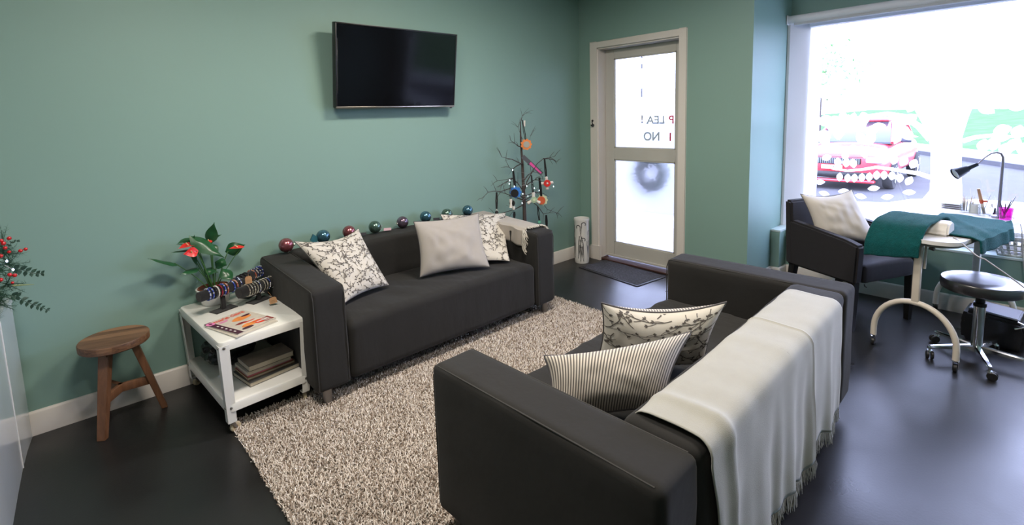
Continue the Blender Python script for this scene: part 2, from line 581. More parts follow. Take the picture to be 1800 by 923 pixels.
# ---- door
door = bpy.data.objects.new('door_1', None); COL.objects.link(door); door['kind'] = 'structure'
door.location = (0.12, -0.68, 0)
T0 = -0.018
mb = MB()   # architrave and jambs
mb.box((T0, -0.158, 0), (0.0, -0.233, 2.222), 0.004, 1)
mb.box((T0, -1.128, 0), (0.0, -1.190, 2.222), 0.004, 1)
mb.box((T0, -1.128, 2.16), (0.0, -0.233, 2.222), 0.004, 1)
mb.box((0.0, -0.233, 0), (0.16, -0.245, 2.16)).box((0.0, -1.116, 0), (0.16, -1.128, 2.16)).box((0.0, -1.128, 2.148), (0.16, -0.233, 2.16))
mb.box((-0.026, -0.150, 0), (0.0, -0.262, 0.145), 0.003, 1)
mb.build('door_frame', trim_m, door, world=True)
mb = MB()
DX0, DX1 = 0.11, 0.15
ya, yb, yc, yd = -0.248, -0.352, -1.030, -1.114
mb.box((DX0, yb, 0.028), (DX1, ya, 2.146), 0.003, 1).box((DX0, yd, 0.028), (DX1, yc, 2.146), 0.003, 1)
mb.box((DX0, yc, 2.052), (DX1, yb, 2.146), 0.003, 1).box((DX0, yc, 1.045), (DX1, yb, 1.165), 0.003, 1)
mb.box((DX0, yc, 0.028), (DX1, yb, 0.182), 0.003, 1)
mb.box((DX0 - 0.012, yd, 0.028), (DX0, ya, 0.05), 0.003, 1)
for (z0, z1) in ((1.165, 2.052), (0.182, 1.045)):    # glazing beads
    mb.box((DX0 + 0.004, yb - 0.010, z0), (DX0 + 0.02, yb, z1)).box((DX0 + 0.004, yc, z0), (DX0 + 0.02, yc + 0.010, z1))
    mb.box((DX0 + 0.004, yc, z0), (DX0 + 0.02, yb, z0 + 0.010)).box((DX0 + 0.004, yc, z1 - 0.010), (DX0 + 0.02, yb, z1))
mb.build('door_leaf', doorp_m, door, world=True)
mb = MB(); mb.box((0.130, yc, 1.165), (0.134, yb, 2.052)); g = mb.build('door_glass', frost_m, door, world=True)
mb = MB(); mb.box((0.130, yc, 0.182), (0.134, yb, 1.045)); g2 = mb.build('door_glass', frost_m, door, world=True)
# shop sign lettering on the upper pane, read from the street, so mirrored in here
sign_dark = mat('sign_slate', (0.06, 0.06, 0.09), 0.6)
sign_pale = mat('sign_pale_grey', (0.42, 0.50, 0.58), 0.6)
sign_red = mat('sign_red', (0.72, 0.06, 0.10), 0.6)
mb = MB()
xs = 0.1285
put_text(mb, 'P', 0.105, (xs, -1.000, 1.405), (0, 1, 0), (0, 0, 1), 2, True)
put_text(mb, 'LEA', 0.105, (xs, -0.905, 1.405), (0, 1, 0), (0, 0, 1), 1, True, 0.19)
put_text(mb, '!', 0.105, (xs, -0.675, 1.415), (0, 1, 0), (0, 0, 1), 0, True)
put_text(mb, 'I', 0.105, (xs, -0.975, 1.245), (0, 1, 0), (0, 0, 1), 2, True)
put_text(mb, 'NO', 0.115, (xs, -0.855, 1.245), (0, 1, 0), (0, 0, 1), 1, True, 0.17)
for z0, z1 in ((2.025, 2.05), (1.93, 1.975), (1.66, 1.745)):
    mb.add([(xs, -0.668, z0), (xs, -0.656, z0), (xs, -0.656, z1), (xs, -0.668, z1)], [(0, 1, 2, 3)], 0, False)
mb.build('sign_lettering', [sign_dark, sign_pale, sign_red], door, world=True)
mb = MB(); mb.box((0.0, -1.128, 0.0), (0.16, -0.245, 0.018), 0.003, 1); mb.build('threshold', redthresh_m, door, world=True)
mb = MB()
mb.ball((-0.028, -0.187, 1.445), 0.011, 10).tube([(-0.028, -0.187, 1.445), (-0.038, -0.190, 1.425), (-0.030, -0.193, 1.405)], 0.005, 8)
mb.ball((-0.030, -0.194, 1.398), 0.015, 10).tube([(-0.03, -0.194, 1.398), (-0.04, -0.175, 1.40)], 0.007, 8)
mb.build('hook_latch', black_m, door, world=True)

# ---- big shop window
win = bpy.data.objects.new('window_1', None); COL.objects.link(win); win['kind'] = 'structure'
win.location = (0.82, -3.3, SILL)
mb = MB()
mb.prism([(0.725, -1.742), (0.735, -1.742), (0.88, -1.742), (0.88, -1.888), (0.85, -1.888), (0.725, -1.762)][::-1], 2.28 - SILL, (0, 0, SILL), (1, 0, 0), (0, 1, 0))
mb.box((0.79, -4.95, SILL), (0.88, -1.888, 0.520), 0.005, 2).box((0.79, -4.95, 2.20), (0.88, -1.888, 2.28), 0.005, 2)
mb.box((0.74, -4.95, SILL), (0.88, -4.85, 2.28), 0.006, 2)
mb.build('window_frame', winp_m, win, world=True)
mb = MB(); mb.box((GX, -4.85, 0.52), (GX + 0.005, -1.888, 2.20)); mb.build('window_glass', glass_m, win, world=True)
# white vinyl tree on the glass: strip, ground, trunk, boughs, leaves
mb = MB()
fx = GX - 0.002
_stag = [0]


def stag():
    _stag[0] += 1
    return Vector((-0.00012 * _stag[0], 0, 0))


def gp(u, v):
    p = at(u, v, X=fx)
    return (fx, p.y, p.z)


def poly(pix):
    k_ = stag(); vs = [Vector(gp(u, v)) + k_ for u, v in pix]
    mb.add(vs, [tuple(range(len(vs)))], 0, False)


def ribbon(pix, ws):
    k_ = stag(); P = [Vector(gp(u, v)) + k_ for u, v in pix]
    L_, R_ = [], []
    for i, p in enumerate(P):
        t = (P[min(i + 1, len(P) - 1)] - P[max(i - 1, 0)]).normalized()
        nn = Vector((0, -t.z, t.y))
        w = ws[0] + (ws[1] - ws[0]) * i / (len(P) - 1)
        L_.append(p + nn * w / 2); R_.append(p - nn * w / 2)
    n = len(P)
    mb.add(L_ + R_, [(i, i + 1, n + i + 1, n + i) for i in range(n - 1)], 0, False)


def vleaf(u, v, ln, wd, ang):
    c = Vector(gp(u, v)) + stag()
    a = rad(ang)
    U = Vector((0, -cos(a), sin(a))); V = Vector((0, sin(a), cos(a)))
    pts = []
    for i in range(9):
        t = i / 8
        pts.append(c + U * ln * (t - 0.5) + V * wd * 0.5 * sin(pi * t) ** 0.8)
    for i in range(7, 0, -1):
        t = i / 8
        pts.append(c + U * ln * (t - 0.5) - V * wd * 0.5 * sin(pi * t) ** 0.8)
    mb.add(pts, [tuple(range(len(pts)))], 0, False)


mb.add([(fx, -1.888, 0.52), (fx, -1.985, 0.52), (fx, -1.985, 2.20), (fx, -1.888, 2.20)], [(0, 1, 2, 3)], 0, False)
poly([(1436, 354), (1500, 354), (1560, 356), (1600, 350), (1640, 350), (1690, 352), (1720, 350), (1800, 356), (1860, 360), (1860, 420), (1436, 392)])
poly([(1600, 353), (1622, 349), (1634, 335), (1636, 310), (1636, 260), (1628, 230), (1606, 190), (1585, 150), (1610, 150), (1640, 185),
      (1650, 120), (1668, 120), (1672, 190), (1705, 150), (1725, 150), (1703, 205), (1692, 240), (1690, 300), (1692, 353)])
ribbon([(1636, 312), (1615, 305), (1590, 301), (1565, 297), (1540, 294), (1515, 298), (1490, 300), (1465, 297), (1450, 290)], (0.035, 0.012))
ribbon([(1636, 245), (1615, 222), (1590, 205), (1560, 200), (1520, 205), (1470, 215), (1440, 212)], (0.05, 0.02))
ribbon([(1692, 248), (1715, 241), (1745, 238), (1775, 240), (1810, 238)], (0.035, 0.015))
ribbon([(1660, 150), (1690, 100), (1730, 70), (1790, 50)], (0.05, 0.02))
ribbon([(1655, 150), (1620, 100), (1560, 70), (1480, 60)], (0.05, 0.02))
for (u, v) in ((1476, 311), (1490, 313), (1502, 313), (1515, 312), (1528, 311), (1541, 308), (1554, 308), (1568, 309), (1582, 313)):
    vleaf(u, v, 0.075, 0.048, 88)
vleaf(1598, 318, 0.078, 0.050, 65)
for (u, v, a) in ((1453, 277, 20), (1473, 285, 95), (1488, 286, 85), (1500, 287, 100), (1572, 281, 80), (1589, 284, 60), (1606, 288, 70),
                  (1486, 273, 90), (1470, 262, 70), (1500, 262, 100), (1520, 270, 95), (1545, 274, 90)):
    vleaf(u, v, 0.080, 0.055, a)
for (u, v, a) in ((1536, 331, 12), (1441, 320, 5), (1449, 340, -12), (1483, 336, 10), (1513, 345, -10), (1560, 346, 14), (1598, 338, 6)):
    vleaf(u, v, 0.085, 0.045, a)
for (u, v, a) in ((1729, 256, 85), (1746, 253, 90), (1768, 262, 70), (1783, 254, 60), (1758, 240, -15), (1762, 228, 20), (1790, 232, 80), (1800, 262, 80)):
    vleaf(u, v, 0.10, 0.075, a)
rr = random.Random(7)
for k in range(30):
    vleaf(rr.uniform(1440, 1602), rr.uniform(206, 250), rr.uniform(0.09, 0.12), rr.uniform(0.06, 0.08), rr.uniform(0, 180))
for k in range(70):
    u = rr.uniform(1445, 1800); v = rr.uniform(14, 200) - (u - 1445) * 0.02
    vleaf(u, v, rr.uniform(0.08, 0.12), rr.uniform(0.05, 0.075), rr.uniform(0, 180))
mb.build('window_decal', film_m, win, world=True)
# roller blind rolled up in its cassette
t = thing('roller_blind', 'white roller blind rolled up in its cassette along the top of the shop window', 'blind', (0.72, -3.3, 2.22))
mb = MB(); mb.tube([(0.715, -4.9, 2.268), (0.715, -1.75, 2.268)], 0.036, 20); mb.build('cassette', winp_m, t, world=True)
blind_m = mat('blind_cloth', (0.55, 0.57, 0.60), 0.8)
mb = MB(); mb.box((0.695, -4.86, 2.225), (0.700, -1.80, 2.262)).tube([(0.6975, -4.86, 2.222), (0.6975, -1.80, 2.222)], 0.008, 8); mb.build('hem_bar', blind_m, t, world=True)
mb = MB(); mb.box((0.672, -1.752, 2.228), (0.758, -1.745, 2.308), 0.003, 1); mb.build('end_bracket', winp_m, t, world=True)

# ---- ceiling lamps
diff_m = mat('lamp_diffuser', (0.9, 0.88, 0.82), 0.4, emit=(1, 0.88, 0.72), es=6.0)
first = None
pos_txt = ['above the rug by the television wall', 'above the wooden stool side', 'above the sofa with the long throw', 'at the reception end']
for i, (lx, ly) in enumerate(lamp_panels):
    if first is None:
        t = thing('ceiling_light', 'rectangular flush ceiling light ' + pos_txt[i], 'ceiling light', (lx, ly, CEIL), 0, 'flush ceiling lights')
        mb = MB(); mb.box((-0.32, -0.17, -0.052), (0.32, 0.17, 0), 0.006, 2); mb.build('housing', whitemetal_m, t)
        mb = MB(); mb.box((-0.29, -0.14, -0.058), (0.29, 0.14, -0.0525), 0.002, 1); mb.build('diffuser', diff_m, t)
        first = t
    else:
        c = copy_tree(first, 'rectangular flush ceiling light ' + pos_txt[i]); c.location = (lx, ly, CEIL)


# ================================================================== SOFAS
def make_sofa(name, label, loc, rz, Wd, D=0.84, zf=0.655, zb=0.685, zback=0.70, flip=False):
    """local frame: x along the width, front at y=0, back at y=D"""
    t = thing(name, label, 'sofa', loc, rz)
    A = 0.19

    def soft(amp, seed):
        def f(c):
            n = noise.noise(Vector((c.x * 5 + seed, c.y * 5, c.z * 5)))
            n2 = noise.noise(Vector((c.x * 1.6 + seed, c.y * 1.6, c.z * 9)))
            return c + Vector((n, n2, n * 0.5)) * amp
        return f

    def slope(c, seed=0.0):
        c = soft(0.006, seed)(c)
        if c.z > 0.4:
            k = (c.z - 0.4) / (zf - 0.4)
            c.z += k * (zb - zf) * min(1, max(0, c.y / D))
        return c
    for s_, x0 in ((0, 0.0), (1, Wd - A)):
        m_ = MB(); m_.box((x0, 0, 0.095), (x0 + A, D, zf), 0.028, 4, sub=10, fn=lambda c, q=s_: slope(c, q * 7.1))
        a_ = m_.build('armrest', fabric_m, t)
        sm = MB()
        for xx in (x0 + 0.012, x0 + A - 0.012):
            z = zf - 0.006
            sm.tube([(xx, 0.000, 0.11), (xx, -0.002, zf - 0.05), (xx, 0.012, zf - 0.008)] + [(xx, 0.03 + (D - 0.06) * k / 8, z + 0.001 + (zb - zf) * k / 8) for k in range(9)], 0.0028, 6)
        sm.build('seam', fab_pip, a_)
    m_ = MB(); m_.box((A - 0.01, D - 0.235, 0.095), (Wd - A + 0.01, D - 0.002, zback), 0.035, 4, sub=12, fn=soft(0.010, 3.3))
    m_.build('backrest', fabric_m, t)

    def seatf(c):
        if c.z > 0.25:
            xx = (c.x - A) / (Wd - 2 * A)
            e = max(0, 1 - abs(2 * xx - 1) ** 6)
            c.z += 0.018 * e * (1 - max(0, (c.y - 0.02)) * 0.9)
            c.z += 0.010 * noise.noise(Vector((c.x * 13 + c.y * 7, c.y * 3, 5))) * (1 if c.y < 0.4 else 0.4)
        c.y += 0.004 * noise.noise(Vector((c.x * 9, c.z * 5, 1)))
        return c
    m_ = MB(); m_.box((A + 0.002, 0.006, 0.095), (Wd - A - 0.002, D - 0.22, 0.425), 0.045, 5, sub=36, fn=seatf)
    m_.build('seat', seatfab_m, t)
    for x in (0.07, Wd - 0.07):
        for y in (0.05, D - 0.06):
            m_ = MB(); m_.lathe([(0.0, 0.0), (0.024, 0.0), (0.025, 0.004), (0.025, 0.10)], 20, (x, y, 0.004)); m_.build('leg', steel_m, t)
    return t


sofa1 = make_sofa('sofa', 'charcoal two-seat sofa against the green wall under the television', (-3.195, -0.855, 0), 0, 1.835)
# its twin stands with its back to the camera
sofa2 = make_sofa('sofa', 'charcoal two-seat sofa in the foreground with a long cream throw over its back', (-1.30, -1.862, 0), pi + rad(1.75), 1.87,
                  D=0.90, zf=0.655, zb=0.66, zback=0.665)


# ================================================================== CUSHIONS
def vine_strokes(seed, sc=1.0):
    """curling stems with twigs that end in three small leaves, evenly filling the unit square"""
    R_ = random.Random(seed)
    out = []
    cell = 0.034 * sc
    occ = {}

    def key(x, y): return (int(x / cell + 100), int(y / cell + 100))

    def near(x, y, me, rad_=1):
        kx, ky = key(x, y)
        return any(occ.get((kx + a, ky + b), me) != me for a in range(-rad_, rad_ + 1) for b in range(-rad_, rad_ + 1))

    def leaf(x, y, a, l):
        x2, y2 = x + cos(a) * l, y + sin(a) * l
        out.append(([(x, y), ((x + x2) / 2, (y + y2) / 2), (x2, y2)], -0.55 * l))
    sid = 0
    for att in range(900):
        x, y = R_.random(), R_.random()
        if near(x, y, -1, 1):
            continue
        sid += 1
        a = R_.uniform(0, 2 * pi); curl = R_.choice((-1, 1)) * R_.uniform(1.5, 4.5) / sc
        P = [(x, y)]
        step = 0.012 * sc
        L = R_.uniform(0.10, 0.75) * sc
        acc, side = 0.0, 1
        twigs = []
        for i in range(int(L / step)):
            a += curl * step + R_.uniform(-0.05, 0.05)
            x += cos(a) * step; y += sin(a) * step
            if not (0 < x < 1 and 0 < y < 1) or near(x, y, sid, 0):
                break
            occ[key(x, y)] = sid
            P.append((x, y)); acc += step
            if acc > 0.040 * sc:
                acc = 0; side = -side
                twigs.append((x, y, a + side * R_.uniform(0.7, 1.0), -side))
        occ[key(*P[0])] = sid
        if len(P) > 2:
            out.append((P, 0.0075 * sc))
        twigs.append((P[-1][0], P[-1][1], a, 1)); twigs.append((P[0][0], P[0][1], a + pi, 1)) if len(P) < 4 else None
        for (tx, ty, ta, sg) in twigs:
            Q = [(tx, ty)]
            n = R_.choice((3, 4, 5, 6))
            for i in range(n):
                ta += sg * 0.12
                tx += cos(ta) * 0.011 * sc; ty += sin(ta) * 0.011 * sc
                if not (0.01 < tx < 0.99 and 0.01 < ty < 0.99) or (i > 2 and near(tx, ty, sid, 0)):
                    break
                Q.append((tx, ty)); occ[key(tx, ty)] = sid
            if len(Q) > 1:
                out.append((Q, 0.0055 * sc))
            for da in (-0.8, 0, 0.8):
                leaf(tx, ty, ta + da, 0.024 * sc)
    return out


def cushion(label, C, thick, front, back, group=None, vine=None, vine_side=1, sag=0.0, pinch=0.09, wr=0.010, seed=1, piping=True, N_=44,
            stripes=None, dent=0.0, name='cushion', pin_top=None):
    """C = TL, TR, BR, BL world corners as seen from the front side"""
    TL, TR, BR, BL = [Vector(c) for c in C]
    cen = (TL + TR + BR + BL) / 4
    nrm = ((TR - TL) + (BR - BL)).cross((TL - BL) + (TR - BR)).normalized()   # towards the front viewer
    up = ((TL - BL) + (TR - BR)).normalized()
    low = min(c.z for c in (TL, TR, BR, BL))
    t = thing(name, label, 'cushion', (cen.x, cen.y, low), 0, group)

    def P(s, q, side):
        """s,q in 0..1 from the bottom left"""
        a, b = 2 * s - 1, 2 * q - 1
        a2 = a * (1 - pinch * (1 - b * b) * abs(a)); b2 = b * (1 - pinch * (1 - a * a) * abs(b))
        s2, q2 = (a2 + 1) / 2, (b2 + 1) / 2
        p = BL.lerp(BR, s2).lerp(TL.lerp(TR, s2), q2)
        p -= up * sag * (1 - a * a) * q ** 2
        ea = max(0, 1 - abs(a) ** 2.3); eb = max(0, 1 - abs(b) ** 2.3)
        h = (ea * eb) ** 0.52
        w = noise.noise(Vector((s * 4.2 + seed, q * 4.2, side * 3.1))) * 1.0
        w += 0.55 * noise.noise(Vector((s * 10 + seed, q * 4, side * 5 + 3)))
        rc = math.hypot(s, q - 1) if seed % 2 else math.hypot(s - 1, q)
        th3 = math.atan2(q - 1, s) if seed % 2 else math.atan2(q, s - 1)
        w += 0.9 * noise.noise(Vector((th3 * 5 + seed, rc * 0.9, side * 5 + 9))) * min(1, rc * 2) - 0.3
        rim = min(1.0, 5 * min(s, 1 - s, q, 1 - q))
        dd = dent * math.exp(-((a) ** 2 * 14 + (b - 0.95) ** 2 * 3)) if side > 0 else 0
        return p + nrm * (side * (thick * 0.5 * h + wr * w * rim * h) - dd)
    for side, m_, nm in ((1, front, 'front_cover'), (-1, back, 'back_cover')):
        mb_ = MB()
        uvs = []
        vs = []
        for j in range(N_ + 1):
            for i in range(N_ + 1):
                s = 0.5 - 0.5 * cos(pi * i / N_); q = 0.5 - 0.5 * cos(pi * j / N_)
                s = 0.6 * s + 0.4 * i / N_; q = 0.6 * q + 0.4 * j / N_
                vs.append(P(s, q, side)); uvs.append((s, q))
        fs = []
        for j in range(N_):
            for i in range(N_):
                f = (j * (N_ + 1) + i, j * (N_ + 1) + i + 1, (j + 1) * (N_ + 1) + i + 1, (j + 1) * (N_ + 1) + i)
                fs.append(f if side > 0 else tuple(reversed(f)))
        mb_.add(vs, fs, 0)
        mats_ = [m_]
        if vine is not None and side in (vine_side if isinstance(vine_side, tuple) else (vine_side,)):
            mats_.append(grey_print)
            for (pl, w) in vine:
                L_, R_ = [], []
                n = len(pl)
                for i, (x, y) in enumerate(pl):
                    x0, y0 = pl[max(i - 1, 0)]; x1, y1 = pl[min(i + 1, n - 1)]
                    dx, dy = x1 - x0, y1 - y0; l = math.hypot(dx, dy) or 1
                    nx, ny = -dy / l, dx / l
                    ww = w / 2 if w > 0 else -w / 2 * (0.15 if i in (0, n - 1) else 1.0)
                    off = []
                    for sg in (1, -1):
                        s = min(0.998, max(0.002, x + nx * ww * sg)); q = min(0.998, max(0.002, y + ny * ww * sg))
                        off.append(P(s, q, side) + nrm * side * 0.0022)
                    L_.append(off[0]); R_.append(off[1])
                fs2 = [(i, n + i, n + i + 1, i + 1) for i in range(n - 1)]
                mb_.add(L_ + R_, fs2 if side > 0 else [tuple(reversed(f)) for f in fs2], 1)
                uvs += [(0, 0)] * (2 * n)
        mb_.build(nm, mats_, t, world=True, uvs=uvs)
    if piping:
        pts = []
        K = 24
        for i in range(K): pts.append(P(i / K, 0, 0))
        for i in range(K): pts.append(P(1, i / K, 0))
        for i in range(K): pts.append(P(1 - i / K, 1, 0))
        for i in range(K): pts.append(P(0, 1 - i / K, 0))
        mb_ = MB(); mb_.tube(pts, 0.0042 if piping is True else piping, 8, closed=True); mb_.build('piping', pip_m, t, world=True)
    return t


V1 = vine_strokes(11, 0.74)
V2 = vine_strokes(23, 0.74)
V3 = vine_strokes(5, 1.3)
V4 = vine_strokes(8, 1.3)
# sofa against the wall
cushion('white vine-print cushion leaning in the left corner of the wall sofa',
        [at(517, 424, Y=-0.34), at(630, 402, Y=-0.27), at(684, 501, z=0.462), at(604, 534, z=0.455)], 0.13, cream_m, cream_m, vine=V1, sag=0.03, seed=2, piping=0.002)
cushion('white vine-print cushion behind the plain grey one on the wall sofa',
        [at(774, 377, Y=-0.31), at(889, 374, Y=-0.29), at(896, 459, z=0.462), at(800, 466, z=0.46)], 0.11, cream_m, cream_m, vine=V2, sag=0.0, seed=5, piping=0.002)
cushion('plain pale grey cushion with dark piping propped on the wall sofa',
        [at(727, 390, Y=-0.45), at(841, 375, Y=-0.45), at(861, 469, z=0.46), at(738, 487, z=0.458)], 0.15, greycush_m, cream_m, sag=0.0, seed=9, wr=0.015, piping=0.003, dent=0.0)
# foreground sofa
cushion('vine-print cushion with grey piping standing on the foreground sofa, the farther one',
        [at(1057, 532, Y=-2.16), at(1277, 531, Y=-2.52), at(1238, 640, Y=-2.45), at(1047, 640, Y=-2.08)], 0.17, cream_m, stripe_m, vine=V3, sag=0.035, seed=4, wr=0.008)
cushion('ticking-striped cushion with grey piping leaning over the near arm of the foreground sofa',
        [at(956, 626, Y=-2.17), at(1216, 583, Y=-2.52), at(1165, 715, Y=-2.55), at(966, 745, Y=-2.26)], 0.22, stripe_m, cream_m, vine=V4, vine_side=-1, sag=0.012, seed=14, wr=0.006)


# ================================================================== THROWS
def fringe(mb_, pts, down, ln=0.05, r=0.0016, n_per=3, seed=0, spread=0.012):
    R_ = random.Random(seed)
    for i in range(len(pts) - 1):
        for k in range(n_per):
            p = pts[i].lerp(pts[i + 1], (k + R_.random()) / n_per)
            e = p + Vector(down) * ln * R_.uniform(0.75, 1.15) + Vector((R_.uniform(-1, 1), R_.uniform(-1, 1), 0)) * spread
            m_ = (p + e) / 2 + Vector((R_.uniform(-1, 1), R_.uniform(-1, 1), 0)) * spread * 0.6
            mb_.tube([p, m_, e], [r, r * 1.1, r * 0.6], 4, cap=False)


def long_throw():
    t = thing('throw_blanket', 'long cream fringed throw draped over the back of the foreground sofa', 'throw', (-2.25, -2.80, 0.1))
    yb0, yf0, zt = -2.775, -2.555, 0.672     # rear face and front edge of the back, its top
    x0, x1 = -2.93, -1.625
    r = 0.045

    def path(s):
        """s metres from the front hem over the top and down the rear"""
        a0 = 0.06
        if s < a0:
            return Vector((0, yf0 + 0.012, zt - r - (a0 - s))), Vector((0, 1, 0))
        s -= a0
        q = r * pi / 2
        if s < q:
            a = s / r
            return Vector((0, yf0 + 0.012 - r + r * cos(a), zt - r + r * sin(a) + 0.006)), Vector((0, cos(a), sin(a)))
        s -= q
        wd = (yf0 - r) - (yb0 + r)
        if s < wd:
            return Vector((0, yf0 + 0.012 - r - s * (wd + 0.012) / wd, zt + 0.008)), Vector((0, 0, 1))
        s -= wd
        if s < q:
            a = s / r
            return Vector((0, yb0 + r - r * sin(a) - 0.004, zt - r + r * cos(a) + 0.008)), Vector((0, -sin(a), cos(a)))
        s -= q
        return Vector((0, yb0 - 0.004, zt - r - s + 0.008)), Vector((0, -1, 0))
    tot = 0.06 + 0.045 * pi + ((yf0 - r) - (yb0 + r)) + 0.44

    def fn(i, j):
        s = tot * j
        p, nn = path(s)
        hang = max(0, (0.62 - p.z)) / 0.45 if nn.y < -0.5 else 0
        # slight turn of the sofa
        x = x0 + (x1 - x0) * i
        x += 0.012 * noise.noise(Vector((0.3 if i < 0.5 else 5.1, s * 6, 0))) + (0.05 * hang if i < 0.04 else 0) * (1 - i / 0.04 if i < 0.04 else 0)
        x += (0.5 - i) * 0.05 * hang
        f = 0.5 + 0.5 * sin(i * 31 + 1.5 * noise.noise(Vector((i * 7, s, 0))))
        f2 = 0.5 + 0.5 * sin(i * 67 + 2 * s + 3 * noise.noise(Vector((i * 5, 3, 0))))
        d = 0.004 + hang * (0.022 * f + 0.010 * f2) + 0.004 * noise.noise(Vector((x * 9, s * 7, 2)))
        d += 0.012 * math.exp(-((i - 0.085) / 0.02) ** 2) * min(1, s / 0.25)       # fold beside the near hem
        d += 0.0035 * math.exp(-((i - 0.66) / 0.003) ** 2)                           # pressed crease
        p = p + nn * d
        z_adj = hang * 0.05 * (noise.noise(Vector((i * 6, 8, 0))))
        return Vector((x, p.y + (x + 1.3) * 0.03, p.z + z_adj))
    NU, NV = 150, 60
    m_ = MB(); m_.grid(fn, NU, NV)
    o = m_.build('cloth', linen_m, t, world=True)
    sd = o.modifiers.new('thickness', 'SOLIDIFY'); sd.thickness = 0.003; sd.offset = 1
    m_ = MB()
    fringe(m_, [fn(i / NU, 1.0) for i in range(NU + 1)], (0, 0, -1), 0.055, 0.0014, 3, 3, 0.008)
    m_.build('fringe', linen_m, t, world=True)


long_throw()


def small_throw():
    t = thing('throw_blanket', 'small oatmeal throw with knotted fringe over the right rear corner of the wall sofa', 'throw', (-1.45, -0.4, 0.5))
    # lies over the back corner and along the right arm, hanging down on the seat side
    xi, xo = -1.555, -1.352
    ya, yb = -0.735, -0.04

    def fn(i, j):
        y = ya + (yb - ya) * i
        z0 = 0.655 + (0.685 - 0.655) * ((y + 0.855) / 0.84) + 0.012
        inner = 0.13 - 0.03 * i
        L1 = inner; L2 = xo - xi; L3 = 0.20
        s = (L1 + L2 + L3) * j
        e = 0.022
        if s < L1:
            x = xi - 0.006 - 0.010 * sin(i * 23); z = z0 - (L1 - s)
            x += 0
        elif s < L1 + L2:
            x = xi + (s - L1); z = z0 + 0.004
            dcor = min(x - xi, xo - x)
            if dcor < e:
                z -= e - math.sqrt(max(0, e * e - (e - dcor) ** 2))
        else:
            x = xo + 0.006 + 0.008 * sin(i * 19 + 1); z = z0 - (s - L1 - L2)
        z += 0.004 * noise.noise(Vector((x * 9, y * 9, 3)))
        y += (0.05 * (0.5 - j)) * (1 - i)
        return Vector((x, y, z))
    m_ = MB(); m_.grid(fn, 40, 44)
    o = m_.build('cloth', throw1_m, t, world=True)
    sd = o.modifiers.new('thickness', 'SOLIDIFY'); sd.thickness = 0.006; sd.offset = 1
    m_ = MB()
    edge = [fn(0, j / 44) + Vector((0, 0, 0.006)) for j in range(45)]
    fringe(m_, edge[:14], (0.0, -0.5, -0.85), 0.075, 0.0028, 3, 6, 0.010)
    fringe(m_, edge[14:31], (-0.2, -0.75, -0.1), 0.045, 0.0028, 3, 7, 0.012)
    fringe(m_, edge[30:], (0.1, -0.6, -0.6), 0.075, 0.0028, 2, 8, 0.010)
    m_.build('fringe', cream_m, t, world=True)


small_throw()

# ================================================================== RUG
rug_t = None


